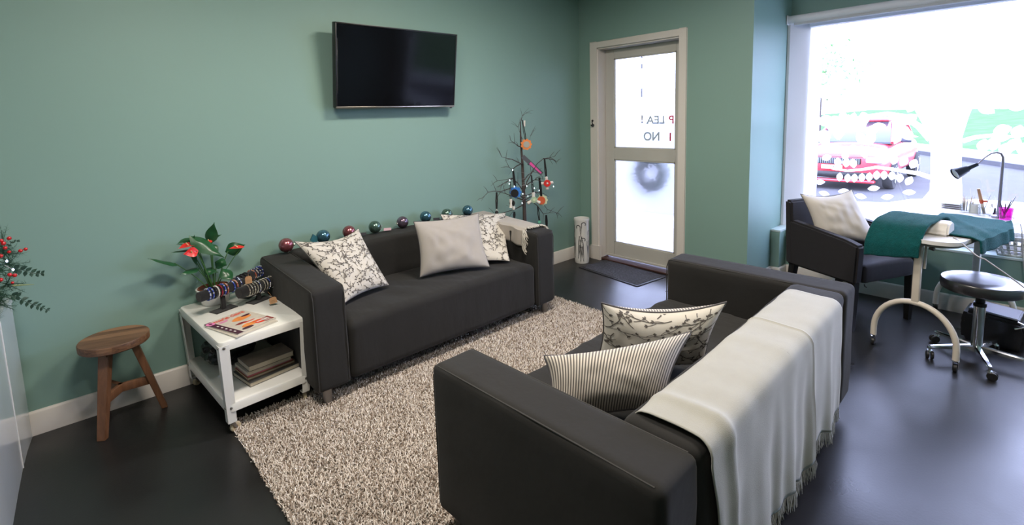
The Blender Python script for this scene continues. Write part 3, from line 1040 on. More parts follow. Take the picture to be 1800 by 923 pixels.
def rug():
    x0, x1, y0, y1 = -3.56, -1.13, -2.30, -0.62
    t = thing('shaggy_rug', 'beige and brown speckled shaggy rug between the two sofas', 'rug', ((x0 + x1) / 2, (y0 + y1) / 2, 0))
    base = mat('rug_backing', (0.22, 0.18, 0.15), 0.95)
    m_ = MB(); m_.box((x0 + 0.01, y0 + 0.01, 0.001), (x1 - 0.01, y1 - 0.01, 0.008)); m_.build('backing', base, t, world=True)
    R_ = np.random.RandomState(3)
    pitch = 0.0078
    nx, ny = int((x1 - x0) / pitch), int((y1 - y0) / pitch)
    gx, gy = np.meshgrid(np.arange(nx), np.arange(ny))
    n = gx.size
    px = x0 + (gx.ravel() + R_.rand(n)) * pitch; py = y0 + (gy.ravel() + R_.rand(n)) * pitch
    a = R_.rand(n) * 2 * np.pi
    lean = 0.004 + 0.010 * R_.rand(n)
    hgt = 0.016 + 0.010 * R_.rand(n)
    w = 0.0027 + 0.0013 * R_.rand(n)
    la = R_.rand(n) * 2 * np.pi
    V = np.zeros((n, 6, 3), np.float32)
    for k in range(3):
        ang = a + k * 2.0944
        V[:, k, 0] = px + np.cos(ang) * w; V[:, k, 1] = py + np.sin(ang) * w; V[:, k, 2] = 0.006
        V[:, k + 3, 0] = px + np.cos(la) * lean + np.cos(ang + 0.6) * w * 0.75
        V[:, k + 3, 1] = py + np.sin(la) * lean + np.sin(ang + 0.6) * w * 0.75
        V[:, k + 3, 2] = hgt - (0.003 if k == 0 else 0)
    tri = np.array([[0, 1, 4], [0, 4, 3], [1, 2, 5], [1, 5, 4], [2, 0, 3], [2, 3, 5], [3, 4, 5]], np.int32)
    F = (tri[None] + (np.arange(n) * 6)[:, None, None]).reshape(-1, 3)
    me = bpy.data.meshes.new('pile')
    me.vertices.add(n * 6); me.vertices.foreach_set('co', (V - np.array([(x0 + x1) / 2, (y0 + y1) / 2, 0], np.float32)).reshape(-1))
    me.loops.add(F.size); me.loops.foreach_set('vertex_index', F.reshape(-1))
    me.polygons.add(len(F)); me.polygons.foreach_set('loop_start', np.arange(0, F.size, 3)); me.polygons.foreach_set('loop_total', np.full(len(F), 3))
    me.update(calc_edges=True)
    at_ = me.attributes.new('yarn', 'FLOAT', 'POINT')
    at_.data.foreach_set('value', np.repeat(R_.rand(n), 6).astype(np.float32))
    m, nt, N, Lk, b = nmat('rug_yarn')
    an = N.new('ShaderNodeAttribute'); an.attribute_name = 'yarn'
    cr = N.new('ShaderNodeValToRGB'); cr.color_ramp.interpolation = 'CONSTANT'
    els = [(0, (0.20, 0.15, 0.11)), (0.12, (0.40, 0.335, 0.28)), (0.32, (0.62, 0.56, 0.50)), (0.70, (0.74, 0.69, 0.63)), (0.88, (0.46, 0.40, 0.34))]
    while len(cr.color_ramp.elements) < len(els):
        cr.color_ramp.elements.new(0.5)
    for e, (p, c) in zip(cr.color_ramp.elements, els):
        e.position = p; e.color = c + (1,)
    Lk.new(an.outputs['Fac'], cr.inputs[0]); Lk.new(cr.outputs[0], b.inputs['Base Color']); b.inputs['Roughness'].default_value = 0.9
    me.materials.append(m)
    o = bpy.data.objects.new('pile', me); COL.objects.link(o); o.parent = t; o['kind'] = 'stuff'


rug()

# ================================================================== TELEVISION
t = thing('television', 'flat black wall-mounted television above the wall sofa', 'television', (-2.16, 0, 1.60))
TLp, TRp, BLp = Vector((-2.66, -0.175, 2.155)), Vector((-1.685, -0.175, 2.157)), Vector((-2.66, -0.095, 1.60))
Ux = (TRp - TLp); tw = Ux.length; Ux.normalize()
Uz = (TLp - BLp); th = Uz.length; Uz.normalize()
Nn = Ux.cross(Uz).normalized()          # out of the wall, towards the room
if Nn.y > 0: Nn = -Nn
Tm = Matrix((Ux, Uz, Nn)).transposed().to_4x4(); Tm.translation = BLp
mb = MB(); mb.box((0, 0, -0.05), (tw, th, -0.002), 0.006, 2, T=Tm); mb.build('back_case', black_m, t, world=True)
mb = MB(); bz = 0.010
for a, b in (((0, 0, -0.003), (bz, th, 0.004)), ((tw - bz, 0, -0.003), (tw, th, 0.004)), ((0, th - bz, -0.003), (tw, th, 0.004))):
    mb.box(a, b, 0.002, 2, T=Tm)
mb.build('bezel', black_m, t, world=True)
scr_m = mat('tv_screen', (0.003, 0.003, 0.004), 0.10, var=0.0, spec=0.18)
mb = MB(); mb.box((bz, 0.014, -0.003), (tw - bz, th - bz, 0.001), T=Tm); mb.build('screen', scr_m, t, world=True)
mb = MB(); mb.box((0, 0, -0.003), (tw, 0.014, 0.006), 0.003, 2, T=Tm).box((0.012, 0.10, 0.0015), (0.0145, th * 0.82, 0.004), 0.001, 1, T=Tm)
mb.build('metal_trim', mat('tv_trim_metal', (0.42, 0.36, 0.31), 0.22, 0.95), t, world=True)
mb = MB(); mb.box((tw - 0.045, -0.010, -0.002), (tw - 0.02, 0.0, 0.004), 0.003, 2, T=Tm); mb.build('sensor', black_m, t, world=True)
mb = MB(); mb.box((-2.42, -0.02, 1.68), (-1.94, -0.001, 2.08), 0.003, 1).box((-2.36, -0.055, 1.70), (-2.33, -0.02, 2.06)).box((-2.03, -0.055, 1.70), (-2.00, -0.02, 2.06)).box((-2.36, -0.10, 1.98), (-2.33, -0.05, 2.04)).box((-2.03, -0.10, 1.98), (-2.00, -0.05, 2.04))
mb.build('wall_bracket', black_m, t, world=True)

# ================================================================== WOODEN STOOL
t = thing('wooden_stool', 'small round rustic wooden stool against the green wall', 'stool', (-3.945, -0.165, 0), rad(-20))
mb = MB(); mb.lathe([(0, 0.412), (0.142, 0.412), (0.147, 0.417), (0.148, 0.447), (0.145, 0.452), (0, 0.4525)], 48); mb.build('seat', woodtop_m, t)
legs = []
for k in range(3):
    a = rad(-112 + 120 * k + 7)
    top = Vector((cos(a) * 0.072, sin(a) * 0.072, 0.412)); bot = Vector((cos(a) * 0.172, sin(a) * 0.172, 0.0))
    legs.append((top, bot))
    dr = (top - bot).normalized(); tg = Vector((-sin(a), cos(a), 0)); rd = tg.cross(dr).normalized()
    mb = MB()
    vs = []
    for p, hw, hd in ((Vector(bot), 0.020, 0.014), (Vector(top), 0.026, 0.017)):
        for sa, sb in ((-1, -1), (1, -1), (1, 1), (-1, 1)):
            q = p + tg * hw * sa + rd * hd * sb
            vs.append(Vector((q.x, q.y, p.z)))
    bm = bmesh.new(); bv = [bm.verts.new(v) for v in vs]
    for f in ((3, 2, 1, 0), (4, 5, 6, 7), (0, 1, 5, 4), (1, 2, 6, 5), (2, 3, 7, 6), (3, 0, 4, 7)):
        bm.faces.new([bv[i] for i in f])
    bmesh.ops.bevel(bm, geom=bm.edges[:], offset=0.003, segments=2, affect='EDGES')
    mb.bm(bm); mb.build('leg', woodleg_m, t)
cz = 0.175
for k in range(3):
    p = legs[k][0].lerp(legs[k][1], (0.412 - cz) / 0.412)
    e = Vector((0, 0, cz)); dr = Vector((p.x, p.y, 0)).normalized(); sd = Vector((-dr.y, dr.x, 0))
    ln = Vector((p.x, p.y, 0)).length
    Tm2 = Matrix((dr, sd, Vector((0, 0, 1)))).transposed().to_4x4()
    mb = MB(); mb.box((-0.012, -0.011, cz - 0.022), (ln - 0.01, 0.011, cz + 0.022), 0.003, 2, T=Tm2); mb.build('stretcher', woodleg_m, t)
mb = MB()
for k in range(3):
    a = rad(-112 + 120 * k + 7)
    mb.box((0.03, -0.018, 0.385), (0.10, 0.018, 0.411), 0.002, 1, T=Matrix.Rotation(a, 4, 'Z'))
mb.build('seat_brace', woodleg_m, t)

# ================================================================== WHITE SIDE TABLE
TZ = 0.485
t = thing('side_table', 'white metal two-tier side table on castors beside the wall sofa', 'side table', (-3.405, -0.372, 0), rad(3.6))
hx, hy = 0.213, 0.365


def tray(mb_, hx_, hy_, z, lip, r=0.03):
    """pressed metal tray turned upside down: flat top, rounded edge, skirt"""
    out = []
    for k in range(4):
        cxn = (hx_ - r) * (1 if k in (0, 3) else -1); cyn = (hy_ - r) * (1 if k in (0, 1) else -1)
        for j in range(7):
            a = pi / 2 * (k + j / 6)
            out.append((cxn, cyn, cos(a), sin(a)))
    rings = []
    for (ro, dz) in ((r - 0.012, 0), (r - 0.004, -0.003), (r, -0.012), (r, -lip), (r - 0.003, -lip), (r - 0.003, -0.012)):
        rings.append([(x + c * ro, y + s_ * ro, z + dz) for x, y, c, s_ in out])
    n = len(out)
    vs = [v for rg in rings for v in rg]
    fs = [tuple(range(n))]
    for i in range(len(rings) - 1):
        for k in range(n):
            fs.append((i * n + k, (i + 1) * n + k, (i + 1) * n + (k + 1) % n, i * n + (k + 1) % n))
    mb_.add(vs, fs, 0)
    mb_.add([(x, y, z - 0.004) for x, y, _ in rings[0]], [tuple(reversed(range(n)))], 0)


mb = MB(); tray(mb, hx, hy, TZ, 0.045); mb.build('tabletop', whitemetal_m, t)
mb = MB(); tray(mb, hx - 0.010, hy - 0.012, 0.165, 0.045); mb.build('shelf', whitemetal_m, t)
wheel_m = mat('cream_rubber', (0.50, 0.42, 0.28), 0.6); hub_m = mat('wheel_hub', (0.32, 0.20, 0.10), 0.5)
for sx in (-1, 1):
    for sy in (-1, 1):
        def fx_(z): return sx * (hx - 0.001 - (TZ - z) * 0.030)
        def fy_(z): return sy * (hy - 0.001 - (TZ - z) * 0.05)
        mb = MB()
        w1, w2, th_ = 0.042, 0.036, 0.003
        for (za, zb_) in ((TZ - 0.018, 0.062),):
            # L-section leg
            def corner(z, w):
                x, y = fx_(z), fy_(z)
                return [(x + sx * 0.003, y + sy * 0.003), (x - sx * w, y + sy * 0.003), (x - sx * w, y), (x, y), (x, y - sy * w), (x + sx * 0.003, y - sy * w)]
            A_, B_ = corner(za, w1), corner(zb_, w2)
            vs = [(a, b, za) for a, b in A_] + [(a, b, zb_) for a, b in B_]
            fs = [tuple(range(6)), tuple(reversed(range(6, 12)))] + [(i, (i + 1) % 6, 6 + (i + 1) % 6, 6 + i) for i in range(6)]
            mb.add(vs, fs, 0, False)
            mb.box((min(fx_(zb_), fx_(zb_) - sx * 0.036), min(fy_(zb_), fy_(zb_) - sy * 0.036), 0.060), (max(fx_(zb_), fx_(zb_) - sx * 0.036), max(fy_(zb_), fy_(zb_) - sy * 0.036), 0.064))
        lg = mb.build('leg', whitemetal_m, t)
        mb = MB()
        for z in (TZ - 0.03, 0.14):
            for (c_, a_) in (((fx_(z) - sx * 0.018, fy_(z) + sy * 0.003, z), (0, sy, 0)), ((fx_(z) + sx * 0.003, fy_(z) - sy * 0.018, z), (sx, 0, 0))):
                mb = MB(); mb.lathe([(0, 0.004), (0.004, 0.0035), (0.0065, 0.002), (0.007, 0)], 14, c_, axis=a_)
                mb.build('screw', steel_m, lg)
        cx_, cy_ = fx_(0.06) - sx * 0.017, fy_(0.06) - sy * 0.017
        sa = rad({(-1, -1): 12, (1, -1): 75, (-1, 1): 30, (1, 1): 110}[(sx, sy)])
        dx_, dy_ = cos(sa), sin(sa)
        mb = MB(); mb.lathe([(0.013, 0.052), (0.013, 0.060)], 14, (cx_, cy_, 0), cap=True)
        ax = Vector((-dy_, dx_, 0))
        for s2 in (-1, 1):
            o_ = Vector((cx_, cy_, 0)) + ax * 0.012 * s2
            mb.prism([(-0.008, 0.055), (0.010, 0.055), (0.022, 0.024), (0.014, 0.020)], 0.002, o_, (dx_, dy_, 0), (0, 0, 1))
        cs = mb.build('castor', steel_m, t)
        wc = Vector((cx_, cy_, 0.0265)) + Vector((dx_, dy_, 0)) * 0.016
        mb = MB(); mb.lathe([(0.010, -0.009), (0.022, -0.009), (0.0255, -0.006), (0.0255, 0.006), (0.022, 0.009), (0.010, 0.009)], 24, wc, 0, axis=ax)
        mb.lathe([(0, -0.0095), (0.010, -0.009), (0.010, 0.009), (0, 0.0095)], 16, wc, 1, axis=ax)
        mb.build('wheel', [wheel_m, hub_m], cs)


# --- bracelet stands and bracelets
def bracelet_stand(label, base, axis_deg, length, hz, brs, seed, r=0.030):
    """a velvet roll on a post; brs = list of (position 0..1, kind)"""
    b = Vector(base)
    t_ = thing('bracelet_stand', label, 'jewellery stand', (b.x, b.y, TZ), rad(axis_deg), 'black bracelet stands on the white table')
    m_ = MB(); m_.box((-0.062, -0.036, 0.0005), (0.062, 0.036, 0.005), 0.001, 1); m_.build('base', blackmatt_m, t_)
    m_ = MB(); m_.box((-0.012, -0.007, 0.004), (0.012, 0.007, hz - r * 0.8), 0.002, 1).tube([(0, 0.03, 0.005), (0, 0.004, hz * 0.55)], 0.003, 6); m_.build('post', blackmatt_m, t_)
    m_ = MB(); m_.tube([(-length / 2, 0, hz), (-length / 2 + 0.004, 0, hz), (length / 2 - 0.004, 0, hz), (length / 2, 0, hz)], [r * 0.93, r, r, r * 0.93], 28); m_.build('roll', blackmatt_m, t_)
    R_ = random.Random(seed)
    dx = Vector((cos(rad(axis_deg)), sin(rad(axis_deg)), 0))
    for (p, kind, lab) in brs:
        c = Vector((b.x, b.y, TZ + hz)) + dx * (p - 0.5) * length
        cols = {'blue': [(0.03, 0.05, 0.30), (0.10, 0.16, 0.45), (0.45, 0.48, 0.55)], 'red': [(0.30, 0.01, 0.02), (0.12, 0.01, 0.02), (0.35, 0.03, 0.03)],
                'white': [(0.6, 0.57, 0.5), (0.5, 0.5, 0.5), (0.65, 0.62, 0.55)], 'black': [(0.012, 0.012, 0.014), (0.03, 0.03, 0.04), (0.01, 0.01, 0.01)],
                'silver': [(0.42, 0.39, 0.34), (0.7, 0.68, 0.62), (0.28, 0.26, 0.23)], 'copper': [(0.35, 0.10, 0.06), (0.5, 0.28, 0.2), (0.1, 0.1, 0.2)],
                'mixed': [(0.55, 0.55, 0.58), (0.05, 0.07, 0.25), (0.8, 0.8, 0.8)]}[kind]
        ms = [mat('bead_%s_%s' % (kind, 'abc'[i]), cc, 0.18, 0.75 if kind in ('silver', 'mixed') and i < 3 else 0.1, var=0.1) for i, cc in enumerate(cols)]
        m_ = MB()
        n = 26
        q = Vector((-dx.y, dx.x, 0))
        br = 0.0044
        for k in range(n):
            a = 2 * pi * k / n
            m_.ball(c + (q * cos(a) + Vector((0, 0, sin(a)))) * (r + br * 0.75), br, 8, R_.choice((0, 0, 1, 2)))
        o_ = m_.build('bracelet', ms)
        tag(o_, lab, 'bracelet', 'bracelets on the black stands')
    return t_


def brlist(spec, where):
    out = []
    for i, (p, k, d) in enumerate(spec):
        out.append((p, k, '%s beaded bracelet, %s on the %s' % (d, ['first from near end', 'second from near end', 'third from near end', 'fourth from near end',
                    'fifth from near end', 'sixth from near end', 'seventh from near end', 'eighth from near end', 'ninth from near end', 'tenth from near end'][i], where)))
    return out


cA0 = at(349, 523, z=TZ + 0.115); cA1 = at(428, 497, z=TZ + 0.115)
angA = math.degrees(math.atan2(cA1.y - cA0.y, cA1.x - cA0.x)); midA = (cA0 + cA1) / 2
bracelet_stand('black velvet bracelet stand with blue and red bracelets beside the plant pot', midA, angA, (cA1 - cA0).length, 0.115,
               brlist([(0.18, 'blue', 'blue and white'), (0.25, 'blue', 'navy blue'), (0.31, 'black', 'black'), (0.37, 'white', 'off-white'), (0.44, 'red', 'dark red'),
                       (0.51, 'blue', 'silver and blue'), (0.57, 'copper', 'reddish copper'), (0.72, 'blue', 'cobalt blue'), (0.79, 'copper', 'copper and blue'), (0.88, 'mixed', 'silver and navy')],
                      'pot-side stand'), 1, 0.028)
cB0 = at(419, 516, z=TZ + 0.085); cB1 = at(485, 492, z=TZ + 0.085)
angB = math.degrees(math.atan2(cB1.y - cB0.y, cB1.x - cB0.x)); midB = (cB0 + cB1) / 2
bracelet_stand('black velvet bracelet stand with silver bracelets nearest the sofa', midB, angB, (cB1 - cB0).length, 0.085,
               brlist([(0.20, 'silver', 'silver'), (0.27, 'silver', 'pale grey'), (0.34, 'silver', 'silver and champagne'), (0.41, 'silver', 'greyish silver'), (0.48, 'mixed', 'bright silver'),
                       (0.60, 'silver', 'silver mesh'), (0.67, 'silver', 'dull silver'), (0.74, 'mixed', 'sparkling silver'), (0.86, 'silver', 'thin silver')],
                      'sofa-side stand'), 2, 0.030)
cC0 = at(408, 500, z=TZ + 0.115); cC1 = at(463, 474, z=TZ + 0.115)
angC = math.degrees(math.atan2(cC1.y - cC0.y, cC1.x - cC0.x)); midC = (cC0 + cC1) / 2
bracelet_stand('black velvet bracelet stand at the back by the green wall', midC, angC, (cC1 - cC0).length, 0.115,
               brlist([(0.12, 'mixed', 'silver and black'), (0.22, 'black', 'glossy black'), (0.32, 'black', 'black faceted'), (0.42, 'black', 'matt black'), (0.60, 'copper', 'copper'),
                       (0.68, 'mixed', 'silver and white'), (0.76, 'mixed', 'glittering silver'), (0.84, 'blue', 'blue and silver'), (0.91, 'mixed', 'silver and blue')],
                      'wall-side stand'), 3, 0.028)


def price_tag(label, hole, cen, w, h, tilt, nrm=(-0.5, -0.8, 0.25)):
    nn = Vector(nrm).normalized(); U = Vector((0, 0, 1)).cross(nn).normalized(); V = nn.cross(U)
    U, V = U * cos(tilt) + V * sin(tilt), -U * sin(tilt) + V * cos(tilt)
    m_ = MB(); c = Vector(cen)
    m_.prism([(-w / 2, -h / 2), (w / 2, -h / 2), (w / 2, h * 0.3), (w * 0.3, h / 2), (-w * 0.3, h / 2), (-w / 2, h * 0.3)], 0.001, c, U, V)
    for k in range(2):
        m_.prism([(-w * 0.28, -h * 0.05 - k * 0.006), (w * 0.28, -h * 0.05 - k * 0.006), (w * 0.28, -h * 0.02 - k * 0.006), (-w * 0.28, -h * 0.02 - k * 0.006)], 0.0013, c, U, V, 1)
    t_ = thing('price_tag', label, 'tag', tuple(c))
    m_.build('card', [kraft_m, mat('tag_print', (0.12, 0.06, 0.03), 0.8)], t_, world=True)
    m_ = MB(); m_.tube([c + V * h * 0.4, (c + V * h * 0.4 + Vector(hole)) / 2 + Vector((0, 0, 0.004)), Vector(hole)], 0.0008, 5); m_.build('string', kraft_m, t_, world=True)


pB = at(480, 528, z=TZ + 0.03)
price_tag('brown card tag hanging from the silver bracelets over the table', at(471, 513, z=TZ + 0.06), pB, 0.040, 0.036, 0.25)
pC = at(437, 492, X=-3.33)
price_tag('brown card tag hanging between the two rear bracelet stands', pC + Vector((0, 0, 0.035)), pC, 0.036, 0.042, 0.08)

# --- magazines on the table
Lp, Tp, Bp = at(358, 571, z=TZ + 0.012), at(428, 544, z=TZ + 0.012), at(416, 588, z=TZ + 0.012)
U = (Tp - Lp); U.z = 0; wm = 0.215; U.normalize(); V = Vector((-U.y, U.x, 0)); V = V if (Bp - Lp).dot(V) > 0 else -V
hm = 0.275
Nz = 0.0
pap_m = mat('paper_edges', (0.62, 0.60, 0.56), 0.7)
cov_m = mat('cover_cream', (0.55, 0.50, 0.43), 0.3, var=0.25, scale=25)
inkred = mat('ink_red', (0.70, 0.05, 0.02), 0.35); inkora = mat('ink_orange', (0.75, 0.25, 0.06), 0.35, var=0.4, scale=40)
inkpur = mat('ink_plum', (0.06, 0.012, 0.03), 0.3); inkpnk = mat('ink_pink', (0.75, 0.22, 0.45), 0.35); inkmar = mat('ink_maroon', (0.22, 0.02, 0.02), 0.35)


def magazine(name_label, O, U_, V_, z, w, h, th_, face):
    O = Vector((O.x, O.y, z))
    t_ = thing('magazine', name_label, 'magazine', tuple(O))
    bmat4 = Matrix((U_, V_, U_.cross(V_))).transposed().to_4x4(); bmat4.translation = O
    sgn = 1 if U_.cross(V_).z > 0 else -1
    m_ = MB(); m_.box((0.001, 0.001, 0.0), (w - 0.001, h - 0.001, sgn * (th_ - 0.0006)), T=bmat4, smooth=False); m_.build('pages', pap_m, t_, world=True)
    m_ = MB(); face(m_, O, U_, V_, w, h, th_); m_.build('cover', [cov_m, inkred, inkora, inkpur, inkpnk, inkmar, pap_m], t_, world=True)
    return t_


def q_(m_, O, U_, V_, a0, b0, a1, b1, z, mi):
    up_ = Vector((0, 0, z))
    m_.add([O + U_ * a0 + V_ * b0 + up_, O + U_ * a1 + V_ * b0 + up_, O + U_ * a1 + V_ * b1 + up_, O + U_ * a0 + V_ * b1 + up_], [(0, 1, 2, 3)], mi, False)


def blob(m_, O, U_, V_, cx, cy, rx, ry, z, mi, seed=0):
    pts = []
    for k in range(16):
        a = 2 * pi * k / 16
        rr_ = 1 + 0.3 * noise.noise(Vector((cos(a) + seed, sin(a), 0.3)))
        pts.append(O + U_ * (cx + rx * rr_ * cos(a)) + V_ * (cy + ry * rr_ * sin(a)) + Vector((0, 0, z)))
    m_.add(pts, [tuple(range(16))], mi, False)


def face_top(m_, O, U_, V_, w, h, z):
    q_(m_, O, U_, V_, 0, 0, w, h, z, 0)
    z += 0.0003
    q_(m_, O, U_, V_, 0, 0, 0.032, h, z, 3)
    blob(m_, O, U_, V_, 0.018, 0.028, 0.020, 0.022, z + 0.0002, 4)
    blob(m_, O, U_, V_, 0.018, 0.028, 0.009, 0.010, z + 0.0004, 3)
    for i in range(5):
        q_(m_, O, U_, V_, 0.012, 0.085 + i * 0.034, 0.020, 0.100 + i * 0.034, z + 0.0002, 6)
    blob(m_, O, U_, V_, 0.135, 0.10, 0.050, 0.030, z, 2, 1); blob(m_, O, U_, V_, 0.17, 0.085, 0.028, 0.010, z + 0.0002, 3, 2)
    blob(m_, O, U_, V_, 0.12, 0.215, 0.055, 0.022, z, 2, 3); blob(m_, O, U_, V_, 0.16, 0.235, 0.035, 0.020, z + 0.0001, 1, 4)
    blob(m_, O, U_, V_, 0.09, 0.165, 0.030, 0.012, z + 0.0002, 5, 5); blob(m_, O, U_, V_, 0.075, 0.245, 0.030, 0.014, z + 0.0002, 3, 6)
    q_(m_, O, U_, V_, 0.165, 0.205, 0.213, 0.262, z + 0.0003, 5)
    mV = -V_
    put_text(m_, 'marie claire', 0.052, O + U_ * 0.036 + V_ * 0.042 + Vector((0, 0, z + 0.0004)), U_, mV, 1, True, 0.165)
    for i in range(3):
        q_(m_, O, U_, V_, 0.042, 0.052 + i * 0.008, 0.094 - 0.006 * i, 0.057 + i * 0.008, z + 0.0004, 4)
    for i in range(4):
        q_(m_, O, U_, V_, 0.10 + 0.012 * i, 0.172 + i * 0.017, 0.16 + 0.012 * i, 0.181 + i * 0.017, z + 0.0004, (1, 6, 1, 6)[i])
    for i in range(5):
        q_(m_, O, U_, V_, 0.168, 0.212 + i * 0.010, 0.168 + 0.03 + 0.003 * (i % 3), 0.216 + i * 0.010, z + 0.0005, 6)


def face_low(m_, O, U_, V_, w, h, z):
    q_(m_, O, U_, V_, 0, 0, w, h, z, 0)


U2 = (U + V * 0.06).normalized(); V2 = Vector((-U2.y, U2.x, 0)); V2 = V2 if V2.dot(V) > 0 else -V2
magazine('pale magazine lying under the one with the red title on the white table', Lp + V * 0.014 - U * 0.004, U2, V2, TZ + 0.0008, wm + 0.008, hm + 0.004, 0.005, face_low)
magazine('glossy magazine with a red title and dark spine band on the white table', Lp, U, V, TZ + 0.0065, wm, hm, 0.005, face_top)

# --- books on the shelf
def book(label, cx, cy, z, w, d, h, rz, cover, pages=True, cat='book'):
    t_ = thing('book', label, cat, (cx, cy, z), rad(rz), 'books stacked on the lower shelf')
    m_ = MB(); m_.box((-w / 2 + 0.003, -d / 2 + 0.003, 0.0015), (w / 2 - 0.003, d / 2 - 0.001, h - 0.0015)); m_.build('pages', mat('book_pages', (0.50, 0.44, 0.34), 0.8, var=0.1, scale=200), t_)
    m_ = MB(); m_.box((-w / 2, -d / 2, 0), (w / 2, d / 2, 0.0015)).box((-w / 2, -d / 2, h - 0.0015), (w / 2, d / 2, h)).box((-w / 2, d / 2 - 0.0015, 0), (w / 2, d / 2, h))
    m_.build('cover', cover, t_)


bx, by, bz_ = -3.335, -0.52, 0.1655
greycov = mat('cover_slate', (0.10, 0.10, 0.10), 0.4, var=0.5, scale=20); whcov = mat('cover_white', (0.5, 0.48, 0.45), 0.4, var=0.2, scale=20)
brcov = mat('cover_tan', (0.30, 0.19, 0.10), 0.4, var=0.4, scale=18); pkcov = mat('cover_pink', (0.55, 0.08, 0.16), 0.4); sbcov = mat('cover_muted_photo', (0.22, 0.19, 0.16), 0.35, var=0.6, scale=16)
book('wide slate-covered book, lowest in the stack on the shelf', bx + 0.005, by, bz_, 0.285, 0.205, 0.022, 9, greycov)
book('tan-covered book, second from the bottom of the shelf stack', bx - 0.005, by + 0.015, bz_ + 0.0225, 0.25, 0.175, 0.012, 6, brcov)
book('thin pink-covered book in the middle of the shelf stack', bx - 0.008, by + 0.02, bz_ + 0.035, 0.235, 0.165, 0.006, 7, pkcov)
book('white-covered book, second from the top of the shelf stack', bx - 0.010, by + 0.02, bz_ + 0.0415, 0.235, 0.165, 0.020, 6, whcov)
book('thick paperback with a muted brown cover, topmost of the shelf stack', bx + 0.002, by + 0.012, bz_ + 0.062, 0.235, 0.16, 0.028, 5, sbcov)
# crumpled dark bag at the back of the shelf
t = thing('plastic_bag', 'crumpled black plastic bag behind the books on the lower shelf', 'bag', (-3.43, -0.24, 0.165))
mb = MB()
bm = bmesh.new(); bmesh.ops.create_icosphere(bm, subdivisions=4, radius=1)
for v in bm.verts:
    n_ = noise.noise(v.co * 2.3) + 0.5 * noise.noise(v.co * 5)
    v.co = Vector((v.co.x * 0.13, v.co.y * 0.13, v.co.z * 0.085)) * (1 + 0.22 * n_)
    v.co.z = max(v.co.z, -0.078)
mb.bm(bm, T=Matrix.Translation((-0.02, 0.01, 0.0785))); mb.build('bag_body', mat('black_polythene', (0.012, 0.016, 0.017), 0.22, bump=0.6, bscale=40, bdist=0.006), t)
for k in (-1, 1):
    mb = MB(); mb.tube(bez((0.03 * k, -0.03, 0.14), (0.03 * k, -0.08, 0.19), (0.05 * k + 0.02, -0.03, 0.20), (0.05 * k, 0.03, 0.14), 10), 0.003, 6)
    mb.build('handle', MATS['black_polythene'], t)


# --- anthurium in a white pot
def leaf_mesh(m_, base, tip, width, nh=(0, -0.6, 0.8), fold=0.18, droop=0.10, heart=True, mi=0):
    base, tip = Vector(base), Vector(tip)
    ax = tip - base; L = ax.length; ax.normalize()
    sd = ax.cross(Vector(nh)).normalized(); nn = sd.cross(ax)
    prof = [0.0, 0.55, 0.92, 1.0, 0.97, 0.86, 0.70, 0.50, 0.28, 0.10, 0.0] if heart else [0.0, 0.4, 0.72, 0.92, 1.0, 0.95, 0.82, 0.62, 0.38, 0.15, 0.0]
    vs = []
    K = 6
    for i, w in enumerate(prof):
        t_ = i / (len(prof) - 1)
        for k in range(-K // 2, K // 2 + 1):
            a = k / (K / 2)
            back = -0.14 * L * (1 - t_) ** 3 * abs(a) ** 1.2 * (1.3 if heart else 0.2)
            p = base + ax * (L * t_ + back) + sd * (a * w * width / 2)
            p += nn * (-fold * width * (abs(a) ** 1.5) * w - droop * L * (t_ - 0.3) ** 2 + 0.03 * width * sin(t_ * 9 + a * 2))
            vs.append(p)
    n = K + 1
    fs = [(i * n + k, i * n + k + 1, (i + 1) * n + k + 1, (i + 1) * n + k) for i in range(len(prof) - 1) for k in range(K)]
    m_.add(vs, fs, mi)


PC = Vector((-3.470, -0.105, TZ + 0.06))
t = thing('potted_plant', 'red flowering plant with glossy heart-shaped leaves in a white pot on the white table', 'plant', (PC.x, PC.y, TZ))
pr = 0.088
mb = MB(); mb.lathe([(0, 0.002), (pr * 0.72, 0.0), (pr * 0.80, 0.006), (pr * 0.86, 0.03), (pr * 0.97, 0.080), (pr * 1.05, 0.086), (pr * 1.05, 0.094), (pr * 0.98, 0.095), (pr * 0.9, 0.08), (pr * 0.8, 0.02)], 40); mb.build('pot', ceramic_m, t)
mb = MB(); mb.lathe([(pr * 0.93, 0.080), (pr * 0.93, 0.098), (pr * 0.88, 0.098), (pr * 0.86, 0.08)], 36); mb.build('inner_pot', terracotta_m, t)
mb = MB(); mb.lathe([(pr * 0.88, 0.085), (pr * 0.5, 0.092), (0, 0.094)], 30); mb.build('soil', soil_m, t)
crown = Vector((PC.x, PC.y, TZ + 0.09))
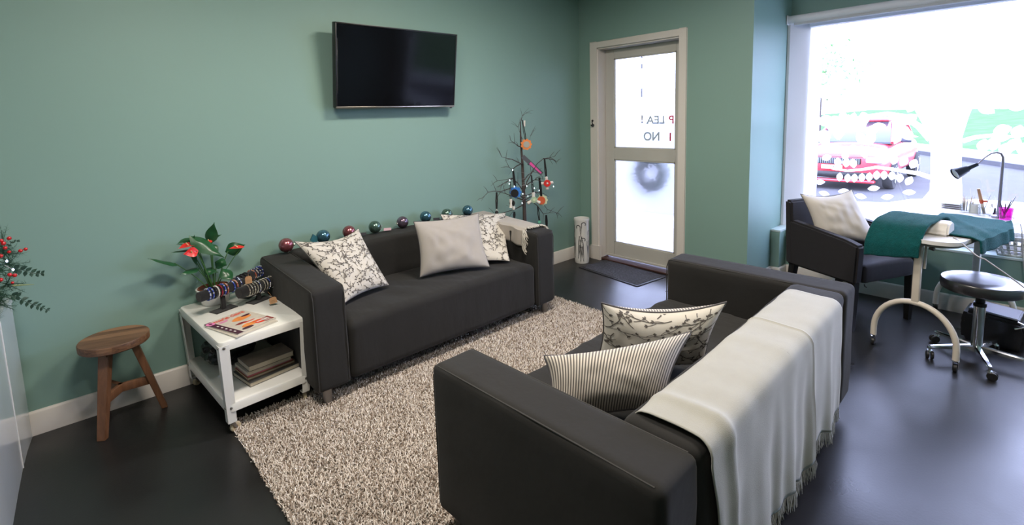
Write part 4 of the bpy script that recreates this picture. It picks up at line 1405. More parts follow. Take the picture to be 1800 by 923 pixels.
LV = [((307, 463), (261, 453), 0.050, -0.14, (0, -0.3, 1), 'h'), ((368, 424), (376, 391), 0.062, -0.10, (-0.6, -1, 0.1), 'h'), ((338, 421), (310, 429), 0.05, -0.14, (0, -0.8, 0.7), 'h'),
      ((342, 420), (396, 452), 0.085, -0.20, (0.2, -0.8, 0.8), 'h'), ((401, 441), (431, 430), 0.072, -0.12, (0, -1, 0.3), 'h'), ((381, 461), (399, 466), 0.060, -0.16, (0, -1, 0.3), 'h'),
      ((346, 472), (316, 482), 0.04, -0.16, (0, -0.5, 0.9), 'h'), ((394, 475), (410, 494), 0.065, -0.22, (0.3, -1, 0.2), 'h'), ((372, 418), (389, 412), 0.03, -0.08, (0, -0.6, 0.8), 'h'),
      ((330, 439), (301, 443), 0.025, -0.10, (0, -0.3, 1), 'h'), ((336, 440), (346, 470), 0.03, -0.13, (-0.6, -0.8, 0), 'h'), ((340, 425), (341, 413), 0.02, -0.15, (-0.8, -0.6, 0), 'h'),
      ((372, 432), (384, 447), 0.045, -0.10, (0, -1, 0.2), 'h'), ((362, 474), (384, 478), 0.05, -0.14, (0, -0.7, 0.8), 'h')]
for (b, tp_, w, Yv, nh, _) in LV:
    B = at(b[0], b[1], Y=PC.y + 0.02 + (Yv + 0.13) * 0.8); Tt = at(tp_[0], tp_[1], Y=PC.y + 0.0 + (Yv + 0.13) * 1.0 - 0.015)
    mb = MB(); leaf_mesh(mb, B, Tt, w * 1.12, nh); lf = mb.build('leaf', leafg_m, t, world=True)
    md = (crown + B) / 2 + Vector((0, 0, 0.02))
    s0 = crown + Vector(((B.x - PC.x) * 0.15, (B.y - PC.y) * 0.15, -0.005))
    mb = MB(); mb.tube(bez(s0, s0.lerp(B, 0.35) + Vector((0, 0, 0.025)), s0.lerp(B, 0.75) + Vector((0, 0, 0.01)), B, 10), [0.0026] * 11, 6); mb.build('leaf_stalk', stemg_m, lf, world=True)
yel = mat('spadix_cream', (0.72, 0.55, 0.25), 0.5)
for (b, tp_, w, Yv, nh, sp) in [((341, 429), (312, 436), 0.050, -0.15, (0, -0.4, 1), (327, 427)), ((345, 442), (322, 447), 0.055, -0.20, (-0.2, -1, 0.25), (336, 441)),
                                ((371, 424), (356, 428), 0.03, -0.12, (0, -0.5, 0.9), (366, 421)), ((426, 434), (402, 436), 0.026, -0.14, (0, -0.6, 0.8), (412, 431))]:
    B = at(b[0], b[1], Y=PC.y + Yv + 0.12); Tt = at(tp_[0], tp_[1], Y=PC.y + Yv + 0.10)
    fl_ = None
    mb = MB(); leaf_mesh(mb, B, Tt, w, nh, fold=-0.10, droop=0.15); fl_ = mb.build('flower', spathe_m, t, world=True)
    c = B.lerp(Tt, 0.35); e = at(sp[0], sp[1], Y=c.y - 0.01)
    mb = MB(); mb.tube([c, c.lerp(e, 0.5), e], [0.003, 0.0032, 0.002], 8); mb.build('spadix', yel, fl_, world=True)
    s0 = crown + Vector(((B.x - PC.x) * 0.1, (B.y - PC.y) * 0.1, 0))
    mb = MB(); mb.tube(bez(s0, s0.lerp(B, 0.4) + Vector((0, 0, 0.03)), s0.lerp(B, 0.8) + Vector((0, 0, 0.015)), B, 10), 0.0022, 6); mb.build('flower_stalk', stemg_m, fl_, world=True)


# ================================================================== BALLS ON THE SOFA BACK
def pearl(name, col):
    m, nt, N, Lk, b = nmat(name)
    tc = N.new('ShaderNodeTexCoord'); nz = N.new('ShaderNodeTexNoise'); nz.inputs['Scale'].default_value = 18; nz.inputs['Distortion'].default_value = 2.5
    Lk.new(tc.outputs['Object'], nz.inputs['Vector'])
    mx = N.new('ShaderNodeMix'); mx.data_type = 'RGBA'
    mx.inputs[6].default_value = tuple(c * 0.7 for c in col) + (1,); mx.inputs[7].default_value = tuple(min(1, c * 1.5) for c in col) + (1,)
    Lk.new(nz.outputs['Fac'], mx.inputs[0]); Lk.new(mx.outputs[2], b.inputs['Base Color'])
    b.inputs['Metallic'].default_value = 0.65; b.inputs['Roughness'].default_value = 0.22; b.inputs['Coat Weight'].default_value = 0.6
    return m


pr_m = pearl('pearl_rose', (0.25, 0.075, 0.085)); pb_m = pearl('pearl_blue', (0.05, 0.13, 0.18)); pg_m = pearl('pearl_green', (0.075, 0.135, 0.11)); pp_m = pearl('pearl_mauve', (0.12, 0.085, 0.12))
gold_m = mat('silver_cap', (0.6, 0.58, 0.5), 0.25, 0.95)
BL = [((503, 431), 0.0459, pr_m, 'rose bauble at the left end of the row on the sofa back'), ((568, 415.5), 0.0455, pb_m, 'blue bauble with a teal tag, behind the left vine-print cushion'),
      ((613.5, 407.5), 0.0445, pr_m, 'rose bauble peeping over the top corner of the left vine-print cushion'), ((659, 399), 0.0452, pg_m, 'green bauble right of the left cushion on the sofa back'),
      ((707.5, 390.5), 0.0448, pp_m, 'mauve bauble on the middle of the sofa back'), ((748, 381), 0.0450, pb_m, 'blue bauble above the plain grey cushion'),
      ((785.5, 376.5), 0.0452, pg_m, 'green bauble half hidden by the vine-print cushion top'), ((822, 370), 0.0452, pb_m, 'dark blue bauble at the right end of the row')]
tealtag = mat('teal_tag_card', (0.02, 0.11, 0.14), 0.5); pinktag = mat('pink_tag_card', (0.45, 0.3, 0.33), 0.6); darktag = mat('dark_tag_card', (0.02, 0.02, 0.025), 0.5)
for i, ((u, v), r, m_, lab) in enumerate(BL):
    c = at(u, v, Y=-0.085)
    r2 = r * 0.99
    t = thing('bauble', lab, 'bauble', (c.x, c.y, c.z - r2), 0, 'pearly baubles along the sofa back')
    mb = MB(); mb.ball((0, 0, r2), r2, 40); mb.build('ball', m_, t)
    sd = 1 if i != 1 else -1
    if i in (4,): sd = -1
    mb = MB(); mb.lathe([(0.009, 0), (0.009, 0.006), (0, 0.007)], 12, (sd * r2 * 0.97, 0, r2 * 0.9), axis=(sd, 0, -0.1)); cp = mb.build('cap', gold_m, t)
    ring = [Vector((sd * (r2 + 0.008 + 0.007 * cos(a)), 0.0, r2 * 0.9 + 0.007 * sin(a))) for a in [2 * pi * k / 12 for k in range(12)]]
    mb = MB(); mb.tube(ring, 0.0008, 5, closed=True); mb.build('ring', gold_m, cp)
    if i in (1, 2, 3, 5):
        tm_ = {1: tealtag, 2: darktag, 3: pinktag, 5: darktag}[i]
        if i == 1:
            mb = MB(); mb.prism([(-0.028, 0), (0, -0.034), (0.028, 0), (0, 0.034)], 0.012, (-0.062, 0.0, 0.040), (1, 0, 0.2), (-0.2, 0, 1))
        else:
            mb = MB(); mb.prism([(0.0, 0.0), (0.055, -0.012), (0.065, 0.010), (0.012, 0.024)], 0.0015, (r2 + 0.012, -0.02, 0.003 + r2 * 0.1), (1, 0, 0.08), (0, 0.8, 0.6))
        mb.build('tag', tm_, t)

# ================================================================== TWIG TREE AND ITS ORNAMENTS
TX, TY = -1.045, -0.21
t = thing('twig_tree', 'bare brown twig tree with small lights standing in the corner behind the wall sofa', 'decorative tree', (TX, TY, 0))
bark_m = mat('dark_bark', (0.055, 0.042, 0.038), 0.8, var=0.4, scale=40, bump=0.6, bscale=90, bdist=0.003)
mb = MB()
tr = [Vector((TX, TY, 0.02)), Vector((TX + 0.005, TY, 0.4)), Vector((TX, TY, 0.8)), Vector((TX - 0.008, TY, 1.1)), Vector((TX - 0.02, TY, 1.3)), Vector((TX - 0.028, TY - 0.01, 1.47))]
mb.tube(tr, [0.021, 0.019, 0.016, 0.012, 0.008, 0.004], 10)
mb.build('trunk', bark_m, t, world=True)
mb = MB(); mb.box((TX - 0.13, TY - 0.13, 0.0), (TX + 0.13, TY + 0.13, 0.02), 0.004, 2); mb.build('base', black_m, t, world=True)
RT = random.Random(12)


def twig(m_, P, r0, kids=3):
    n = len(P)
    m_.tube(P, [r0 * (1 - 0.75 * i / (n - 1)) for i in range(n)], 6)
    for k in range(kids):
        i = RT.randint(max(1, n // 3), n - 1)
        d = (P[i] - P[i - 1]).normalized() * RT.uniform(0.05, 0.11)
        d.rotate(Matrix.Rotation(RT.choice((-1, 1)) * RT.uniform(0.4, 0.8), 3, Vector((0.3, 1, 0.1))))
        d.z += RT.uniform(-0.01, 0.03)
        q = P[i] + d
        m_.tube([P[i], P[i] + d * 0.5 + Vector((0, 0, 0.006)), q], [r0 * 0.4, r0 * 0.3, r0 * 0.14], 5)


def bp_pts(pix, Yv):
    return [at(u, v, Y=TY + yv) for (u, v), yv in zip(pix, Yv)]


BR_ = [([(921, 350), (900, 330), (880, 337), (868, 336), (858, 338), (848, 348)], [0, -.03, -.05, -.06, -.07, -.08]),
       ([(921, 352), (900, 345), (888, 340), (872, 336)], [0, .02, .03, .04]),
       ([(920, 336), (910, 322), (900, 313), (890, 316), (874, 318)], [0, -.03, -.06, -.08, -.1]),
       ([(903, 313), (893, 318), (883, 324), (873, 329)], [-.05, -.06, -.08, -.09]),
       ([(920, 290), (912, 286), (900, 280), (890, 278), (882, 276)], [0, -.02, -.04, -.05, -.06]),
       ([(918, 287), (908, 292), (900, 298), (895, 294), (889, 282)], [0, .02, .04, .04, .05]),
       ([(917, 258), (911, 257), (905, 252), (898, 247)], [0, -.02, -.03, -.03]),
       ([(918, 245), (915, 236), (911, 224)], [0, .0, .0]),
       ([(922, 335), (926, 320), (934, 305), (944, 288), (955, 279), (966, 277), (975, 275)], [0, -.04, -.07, -.09, -.1, -.1, -.11]),
       ([(955, 279), (965, 279), (973, 281), (979, 284)], [-.1, -.08, -.07, -.06]),
       ([(922, 316), (928, 308), (936, 302), (944, 303), (953, 310)], [0, .02, .04, .04, .05]),
       ([(922, 330), (930, 322), (940, 316), (950, 318)], [0, -.08, -.14, -.18]),
       ([(922, 352), (935, 345), (950, 352), (962, 368), (978, 374)], [0, .03, .05, .06, .06]),
       ([(922, 345), (940, 338), (955, 340), (965, 346)], [0, .02, .02, .02]),
       ([(922, 356), (932, 352), (945, 362), (955, 376), (966, 374), (980, 374)], [0, -.05, -.09, -.1, -.1, -.1]),
       ([(920, 360), (905, 368), (885, 374), (870, 377)], [0, .05, .06, .07]),
       ([(916, 212), (918, 204), (924, 199)], [-.01, -.01, -.01]), ([(925, 262), (930, 254), (932, 240)], [0, -.02, -.03])]
for pix, Yv in BR_:
    mb = MB(); twig(mb, bp_pts(pix, Yv), 0.0055 if len(pix) > 3 else 0.0035, 4); mb.build('branch', bark_m, t, world=True)
led_m = mat('led_white', (0.9, 0.93, 1), 0.3, emit=(0.75, 0.85, 1), es=14.0)
wire_m = mat('clear_wire', (0.35, 0.35, 0.33), 0.5)
leds = [(901, 299), (896, 317), (895, 323), (904, 328), (926, 327), (919, 341), (918, 357), (928, 345), (936, 322), (939, 331), (948, 335), (960, 307), (973, 328), (950, 317)]
LP_ = [at(u, v, Y=TY - 0.06 - 0.01 * (i % 4)) for i, (u, v) in enumerate(leds)]
t2 = thing('string_lights', 'string of tiny white lights wound through the twig tree', 'string lights', (TX, TY - 0.06, 0.85))
mb = MB()
order = sorted(range(len(LP_)), key=lambda i: -LP_[i].z)
for a, b in zip(order[:-1], order[1:]):
    p, q = LP_[a], LP_[b]
    mb.tube(bez(p, p.lerp(q, 0.3) + Vector((0, 0.04, -0.01)), p.lerp(q, 0.7) + Vector((0, 0.04, -0.02)), q, 6), 0.0008, 4)
mb.build('wire', wire_m, t2, world=True)
for p in LP_:
    mb = MB(); mb.ball(p, 0.0032, 10, sc=(1, 1, 1.6)); mb.build('bulb', led_m, t2, world=True)

rib_m = mat('black_ribbon', (0.008, 0.008, 0.009), 0.6); wh_m = mat('matt_white_clay', (0.62, 0.59, 0.54), 0.6)
org_m = mat('orange_petal', (0.65, 0.20, 0.05), 0.5); gry_m = mat('grey_disc', (0.30, 0.30, 0.26), 0.6); blu_m = mat('blue_petal', (0.03, 0.16, 0.50), 0.5)
rd_m = mat('red_disc', (0.55, 0.025, 0.02), 0.4); grn_m = mat('sage_disc', (0.32, 0.42, 0.28), 0.6); lgr_m = mat('pale_green_petal', (0.52, 0.58, 0.38), 0.6)


def flower_plate(m_, c, n, R_, lobes, depth, mi, thick=0.010, rot=0.0):
    c = Vector(c); n = Vector(n).normalized(); U_ = Vector((0, 0, 1)).cross(n).normalized(); V_ = n.cross(U_)
    K = 64
    pts = [((R_ * (1 - depth + depth * abs(cos(lobes * (2 * pi * k / K + rot) / 2)))) * cos(2 * pi * k / K), (R_ * (1 - depth + depth * abs(cos(lobes * (2 * pi * k / K + rot) / 2)))) * sin(2 * pi * k / K)) for k in range(K)]
    m_.prism(pts, thick, c - n * thick / 2, U_, V_, mi)


def star_plate(m_, c, n, R_, arms, w, mi, rot=0.0, thick=0.012):
    c = Vector(c); n = Vector(n).normalized(); U_ = Vector((0, 0, 1)).cross(n).normalized(); V_ = n.cross(U_)
    for k in range(arms):
        a = 2 * pi * k / arms + rot
        dr = U_ * cos(a) + V_ * sin(a)
        m_.tube([c, c + dr * R_ * 0.6, c + dr * R_ * 0.9, c + dr * R_], [w, w * 0.8, w * 0.95, w * 0.5], 10, mi)


FN = (-0.55, -0.83, 0.05)


def ribbon_loop(m_, a, b, w=0.006, gap=0.006):
    """a doubled strip of ribbon from the twig down to the ornament"""
    a, b = Vector(a), Vector(b)
    n = Vector(FN).normalized(); U_ = Vector((0, 0, 1)).cross(n).normalized()
    for s_ in (-1, 1):
        P = [a + U_ * s_ * gap * 0.3, a.lerp(b, 0.5) + U_ * s_ * gap, b + U_ * s_ * gap * 0.4]
        for i in range(2):
            p, q = P[i], P[i + 1]
            m_.add([p - U_ * w / 2, p + U_ * w / 2, q + U_ * w / 2, q - U_ * w / 2], [(0, 1, 2, 3)], 0, False)
            m_.add([p - U_ * w / 2 + n * 0.0012, p + U_ * w / 2 + n * 0.0012, q + U_ * w / 2 + n * 0.0012, q - U_ * w / 2 + n * 0.0012], [(0, 1, 2, 3)], 0, False)


def ornament(label, top, cen, Yo, builder, mats_, w=0.006, group='hanging ornaments on the twig tree', name='hanging_ornament'):
    a = at(top[0], top[1], Y=TY + Yo); c = at(cen[0], cen[1], Y=TY + Yo)
    t_ = thing(name, label, 'ornament', tuple(c), 0, group)
    m_ = MB(); builder(m_, c); m_.build('ornament_body', mats_, t_, world=True)
    m_ = MB(); ribbon_loop(m_, a, c + Vector((0, 0, 0.012)), w); m_.build('ribbon', rib_m, t_, world=True)
    return t_


nF = Vector(FN).normalized()
ornament('orange flower ornament with a grey centre near the top of the twig tree', (918, 211), (925, 254), -0.05,
         lambda m_, c: (flower_plate(m_, c, FN, 0.050, 9, 0.22, 0, 0.02), flower_plate(m_, c + nF * 0.011, FN, 0.028, 30, 0.02, 1, 0.008)), [org_m, gry_m])
ornament('blue flower ornament with a black disc, left side of the twig tree', (902, 300), (906, 338), -0.09,
         lambda m_, c: (flower_plate(m_, c, FN, 0.052, 8, 0.25, 0, 0.02), flower_plate(m_, c + nF * 0.011 - Vector((0.012, 0, 0.006)), FN, 0.034, 30, 0.02, 1, 0.008)), [blu_m, blackmatt_m], 0.012)
ornament('white star ornament with a red disc, right side of the twig tree', (957, 279), (961, 322), -0.12,
         lambda m_, c: (star_plate(m_, c, FN, 0.060, 4, 0.016, 1, pi / 2 + 0.05), flower_plate(m_, c + nF * 0.016, FN, 0.032, 8, 0.05, 0, 0.010), flower_plate(m_, c + nF * 0.024, FN, 0.009, 6, 0.3, 1, 0.006)), [rd_m, wh_m], 0.010)
ornament('white star ornament with a pale green disc, middle of the twig tree', (934, 308), (938, 351), -0.14,
         lambda m_, c: (star_plate(m_, c, FN, 0.065, 3, 0.017, 1, pi / 6 + pi), flower_plate(m_, c + nF * 0.016, FN, 0.028, 7, 0.08, 0, 0.010), flower_plate(m_, c + nF * 0.024, FN, 0.012, 5, 0.3, 2, 0.006)), [grn_m, wh_m, lgr_m], 0.008)
ornament('pale green flower ornament with an orange-red disc on the twig tree', (948, 312), (952, 352), -0.10,
         lambda m_, c: (flower_plate(m_, c + Vector((0.008, 0, 0)), FN, 0.050, 9, 0.2, 0, 0.018), flower_plate(m_, c + nF * 0.011 - Vector((0.006, 0, 0)), FN, 0.036, 30, 0.02, 1, 0.008)), [lgr_m, mat('rust_disc', (0.48, 0.09, 0.03), 0.5)], 0.014)


def bone(m_, c):
    m_.tube([c + Vector((0, 0, 0.038)), c + Vector((0, 0, 0.024)), c, c - Vector((0, 0, 0.024)), c - Vector((0.003, 0, 0.036))], [0.011, 0.013, 0.009, 0.013, 0.014], 12, 0)
    flower_plate(m_, c + Vector((0.024, 0.01, 0.0)), (-0.9, -0.4, 0), 0.026, 30, 0.02, 1, 0.010)
    m_.tube([c + Vector((0.03, 0.0, -0.028)), c + Vector((0.03, 0, -0.055))], [0.014, 0.011], 12, 0)


ornament('white bone-shaped ornament with a dark disc, lower left of the twig tree', (897, 320), (898, 358), -0.12, bone, [wh_m, blackmatt_m], 0.004)
ornament('white-topped ribbon ornament hanging at the far left twig', (873, 338), (873, 370), -0.06,
         lambda m_, c: (m_.tube([c + Vector((-0.006, 0, 0.0)), c + Vector((0, 0, 0.012)), c + Vector((0.008, 0, 0)), c + Vector((0.018, 0, -0.01))], 0.003, 8, 0), m_.ball(c - Vector((0, 0, 0.018)), 0.016, 12, 1)), [wh_m, rib_m], 0.010)
ornament('white clay ornament on a ribbon behind the small throw, right twig', (960, 378), (961, 402), -0.04,
         lambda m_, c: flower_plate(m_, c, FN, 0.018, 6, 0.2, 0, 0.01), [wh_m], 0.014)
ornament('green-capped ornament on a ribbon just above the sofa arm', (945, 362), (948, 390), -0.06,
         lambda m_, c: flower_plate(m_, c, FN, 0.014, 6, 0.2, 0, 0.01), [mat('mint_cap', (0.15, 0.5, 0.33), 0.5)], 0.007)
ornament('small black ribbon ornament hanging low beside the trunk', (904, 372), (904, 386), -0.06,
         lambda m_, c: flower_plate(m_, c, FN, 0.012, 6, 0.2, 0, 0.01), [rib_m], 0.012)
# long card strip and little oval on the upper branches
t = thing('card_strip', 'slanted grey and pink card strip tucked in the upper twigs', 'card', tuple(at(937, 290, Y=TY - 0.08)))
a, b = at(919, 275, Y=TY - 0.07), at(953, 306, Y=TY - 0.09)
ax = (b - a); ln = ax.length; ax.normalize(); sdv = ax.cross(nF).normalized()
mb = MB(); mb.prism([(0, -0.018), (ln, -0.018), (ln, 0.018), (0, 0.018)], 0.003, a, ax, sdv, 0)
n3 = ax.cross(sdv).normalized()
for s_ in (0.0035, -0.0006):
    mb.prism([(ln * 0.36, -0.012), (ln * 0.95, -0.006), (ln * 0.95, 0.006), (ln * 0.36, 0.012)], 0.0006, a + n3 * s_, ax, sdv, 1)
mb.build('card', [mat('card_grey', (0.10, 0.10, 0.11), 0.5), mat('card_pink', (0.80, 0.10, 0.35), 0.5)], t, world=True)
t = thing('oval_ornament', 'small black oval ornament behind the card strip', 'ornament', tuple(at(929, 287, Y=TY - 0.05)))
mb = MB(); mb.ball(at(929, 286, Y=TY - 0.05), 0.016, 14, sc=(0.8, 0.5, 1.5)); mb.build('ornament_body', rib_m, t, world=True)
t = thing('price_tag', 'white card tag at the tip of the twig tree', 'tag', tuple(at(922, 217, Y=TY - 0.04)))
c = at(922, 217, Y=TY - 0.045)
mb = MB(); mb.prism([(-0.007, -0.026), (0.007, -0.026), (0.007, 0.026), (-0.007, 0.026)], 0.001, c, Vector((0, 0, 1)).cross(nF), (0.05, 0, 1)); mb.build('card', wh_m, t, world=True)

# ================================================================== UMBRELLA STAND, MAT
UX, UY, UR, UH = -0.193, -0.165, 0.076, 0.462
t = thing('umbrella_stand', 'white ceramic umbrella stand printed with black umbrellas beside the door', 'umbrella stand', (UX, UY, 0))
mb = MB()
mb.lathe([(0, 0.001), (UR * 0.93, 0.0), (UR * 0.96, 0.006), (UR * 0.99, 0.05), (UR, 0.25), (UR, UH - 0.03), (UR * 1.03, UH - 0.022), (UR * 1.05, UH - 0.010), (UR * 1.02, UH),
          (UR * 0.92, UH - 0.003), (UR * 0.88, UH - 0.03), (UR * 0.86, 0.02), (0, 0.018)], 48)


def cyl(a, z):
    return (cos(a) * (UR + 0.0012), sin(a) * (UR + 0.0012), z)


def cstroke(pl, w, mi):
    L_, R_ = [], []
    n = len(pl)
    for i, (a, z) in enumerate(pl):
        a0, z0 = pl[max(i - 1, 0)]; a1, z1 = pl[min(i + 1, n - 1)]
        dx, dz = (a1 - a0), (z1 - z0); l = math.hypot(dx, dz) or 1
        ww = (w[i] if isinstance(w, list) else w) / 2
        L_.append(cyl((a - dz / l * ww) / UR, z + dx / l * ww)); R_.append(cyl((a + dz / l * ww) / UR, z - dx / l * ww))
    mb.add(L_ + R_, [(i, i + 1, n + i + 1, n + i) for i in range(n - 1)], mi)


def folded(a, z0, z1, lean, big, mi, hook=1):
    """a rolled umbrella: pointed canopy, shaft and crook, on the unrolled cylinder (metres)"""
    K = 10
    zc = z0 + (z1 - z0) * 0.62
    cstroke([(a + lean * (z - z0), z) for z in [z0 + (zc - z0) * k / K for k in range(K + 1)]], [0.003 + 1.3 * big * (k / K) ** 0.8 * (1 if k < 9 else 0.8) for k in range(K + 1)], mi)
    for s_ in (-0.28, 0.28):
        cstroke([(a + lean * (z - z0) + s_ * big * (k / K), z) for k, z in enumerate([z0 + 0.02 + (zc - z0 - 0.03) * k / K for k in range(K + 1)])], 0.0022, 0)
    ax_ = a + lean * (zc - z0)
    cstroke([(ax_, zc), (ax_ + lean * (z1 - zc) * 0.6, zc + (z1 - zc) * 0.6)], 0.004, mi)
    bx_, bz2 = ax_ + lean * (z1 - zc) * 0.6, zc + (z1 - zc) * 0.6
    rr_ = 0.021
    cstroke([(bx_, bz2 - 0.002), (bx_, z1 - rr_)], 0.007, mi)
    bz2 = z1 - rr_
    cstroke([(bx_ + hook * rr_ * (1 - cos(th2)), bz2 + rr_ * 0.9 * sin(th2)) for th2 in [pi * 1.25 * k / 10 for k in range(11)]], 0.008, mi)


view_a = math.atan2(CY - UY, CX - UX)
va = view_a * UR
folded(va + 0.018, 0.02, 0.40, -0.10, 0.030, 1, -1)
folded(va - 0.012, 0.02, 0.27, 0.02, 0.022, 1, 1)
folded(va - 0.040, 0.05, 0.43, 0.12, 0.028, 1, 1)
folded(va + 0.070, 0.06, 0.34, 0.0, 0.030, 2, 1)
folded(va - 0.078, 0.05, 0.40, -0.05, 0.028, 1, -1)
folded(va + 0.115, 0.04, 0.42, 0.05, 0.028, 1, 1)
folded(va - 0.125, 0.04, 0.36, 0.0, 0.028, 2, 1)
folded(va + 0.165, 0.04, 0.40, 0.0, 0.028, 1, -1)
folded(va - 0.175, 0.04, 0.38, 0.05, 0.028, 1, 1)
mb.build('stand_body', [ceramic_m, mat('print_black', (0.035, 0.035, 0.035), 0.4), mat('print_grey', (0.16, 0.17, 0.20), 0.4)], t)

t = thing('door_mat', 'dark grey ribbed doormat with a black rubber border in front of the door', 'doormat', (-0.215, -0.655, 0), rad(-7))
mb = MB(); mb.box((-0.20, -0.37, 0.0005), (0.20, 0.37, 0.007), 0.003, 2); mb.build('rubber_border', mat('black_rubber', (0.018, 0.018, 0.020), 0.5), t)


def mat_carpet():
    m, nt, N, Lk, b = nmat('mat_carpet')
    tc = N.new('ShaderNodeTexCoord'); vo = N.new('ShaderNodeTexVoronoi'); vo.inputs['Scale'].default_value = 45
    Lk.new(tc.outputs['Object'], vo.inputs['Vector'])
    cr = N.new('ShaderNodeValToRGB')
    cr.color_ramp.elements[0].color = (0.085, 0.085, 0.095, 1); cr.color_ramp.elements[1].position = 0.5; cr.color_ramp.elements[1].color = (0.03, 0.03, 0.035, 1)
    Lk.new(vo.outputs['Distance'], cr.inputs[0]); Lk.new(cr.outputs[0], b.inputs['Base Color'])
    bp_ = N.new('ShaderNodeBump'); bp_.inputs['Strength'].default_value = 1; bp_.inputs['Distance'].default_value = 0.003
    Lk.new(vo.outputs['Distance'], bp_.inputs['Height']); Lk.new(bp_.outputs['Normal'], b.inputs['Normal']); b.inputs['Roughness'].default_value = 0.9
    return m


mb = MB(); mb.box((-0.175, -0.345, 0.006), (0.175, 0.345, 0.0095)); mb.build('carpet_field', mat_carpet(), t)

# ================================================================== RECEPTION COUNTER AND GARLAND
cnt_m = mat('gloss_white_laminate', (0.56, 0.60, 0.63), 0.16, var=0.01, coat=0.5)
t = thing('reception_counter', 'glossy white curved counter at the left edge against the green wall', 'counter', (-4.6, -0.6, 0))
foot = [(-4.298, -0.018), (-4.312, -0.15), (-4.322, -0.30), (-4.330, -0.50), (-4.338, -0.75), (-4.352, -1.0), (-4.39, -1.25), (-4.48, -1.45), (-4.65, -1.58)]
inner = [(-5.05, -1.60), (-5.05, -0.018)]
mb = MB()
ol = foot + inner
mb.prism([(x, y) for x, y in ol], 0.70, (0, 0, 0.0), (1, 0, 0), (0, 1, 0)) 
mb.build('counter_body', cnt_m, t, world=True)
mb = MB(); ol2 = [(x + 0.006, y) for x, y in foot] + inner
mb.prism(ol2, 0.022, (0, 0, 0.701), (1, 0, 0), (0, 1, 0)); mb.build('counter_top', cnt_m, t, world=True)
mb = MB(); mb.box((-4.3225, -0.305, 0.0), (-4.319, -0.295, 0.70)); mb.build('edge_strip', mat('aluminium_strip', (0.8, 0.8, 0.8), 0.2, 0.3), t, world=True)

G0 = Vector((-4.33, -0.22, 0.725))
t = thing('christmas_garland', 'green pine and eucalyptus garland with red berries on the white counter', 'garland', tuple(G0))
needle_m = mat('pine_green', (0.012, 0.055, 0.030), 0.6, var=0.5, scale=20)
euc_m = mat('eucalyptus_green', (0.022, 0.060, 0.040), 0.5, var=0.4, scale=30)
RG = random.Random(5)
mb = MB()
gc = [at(-12, 440, Y=-0.24), at(8, 445, Y=-0.22), at(2, 475, Y=-0.26), at(12, 500, Y=-0.25), at(-5, 515, Y=-0.30), at(16, 465, Y=-0.2), at(-20, 480, Y=-0.25), at(5, 425, Y=-0.23), at(-2, 535, Y=-0.3)]
for c in gc:
    for k in range(14):
        d = Vector((RG.gauss(0, 1), RG.gauss(0, 0.7), RG.gauss(0, 1))).normalized()
        L = RG.uniform(0.04, 0.085)
        mb.tube([c, c + d * L], [0.0016, 0.0008], 4, cap=False)
        for j in range(22):
            p = c + d * L * (j / 21)
            nd = (d * 0.5 + Vector((RG.gauss(0, 1), RG.gauss(0, 1), RG.gauss(0, 1))).normalized()).normalized()
            if p.z + nd.z * 0.024 < 0.7235 and p.x < -4.315:
                nd.z = abs(nd.z)
            sdv = nd.orthogonal().normalized() * 0.0007
            mb.add([p - sdv, p + sdv, p + nd * 0.024], [(0, 1, 2)], 0, False)
mb.build('pine_foliage', needle_m, t, world=True)
for (u, v, r) in [(16, 419, .0085), (6, 428, .009), (9, 436, .008), (2, 423, .008), (36, 441, .008), (45, 438, .0075), (16, 443, .007), (1, 450, .009), (17, 483, .0085), (26, 484, .0085), (1, 492, .009), (22, 497, .006), (-6, 470, .009)]:
    mb = MB(); mb.ball(at(u, v, Y=-0.30), r, 12); mb.build('berry', mat('berry_red', (0.48, 0.008, 0.012), 0.18, coat=0.5), t, world=True)
mb = MB(); mb.tube([at(20, 446, Y=-0.26), at(30, 444, Y=-0.29), at(37, 440, Y=-0.30), at(45, 438, Y=-0.30)], 0.0012, 5); mb.build('berry_twig', bark_m, t, world=True)


def sprig(pix, Yv, lw, ll, n, seed, nm='eucalyptus_sprig'):
    R_ = random.Random(seed)
    P = [at(u, v, Y=Yv) for u, v in pix]
    m_ = MB(); m_.tube(P, 0.0014, 5)
    tot = len(P) - 1
    for k in range(n):
        s = (k + 0.5) / n * tot
        i = min(int(s), tot - 1)
        p = P[i].lerp(P[i + 1], s - i); d = (P[i + 1] - P[i]).normalized()
        up_ = Vector((0, 0, 1)).cross(d).cross(d).normalized()
        for sg in (-1, 1):
            dr = (d * 0.55 + up_ * sg * R_.uniform(0.7, 1.0) + Vector((R_.uniform(-.2, .2), R_.uniform(-.5, .2), 0))).normalized()
            L = ll * R_.uniform(0.8, 1.1) * (1 - 0.5 * k / n)
            leaf_mesh(m_, p, p + dr * L, lw * (1 - 0.45 * k / n), (R_.uniform(-.5, .1), -1, R_.uniform(-.3, .5)), 0.08, 0.05, heart=False)
    m_.build(nm, euc_m, t, world=True)


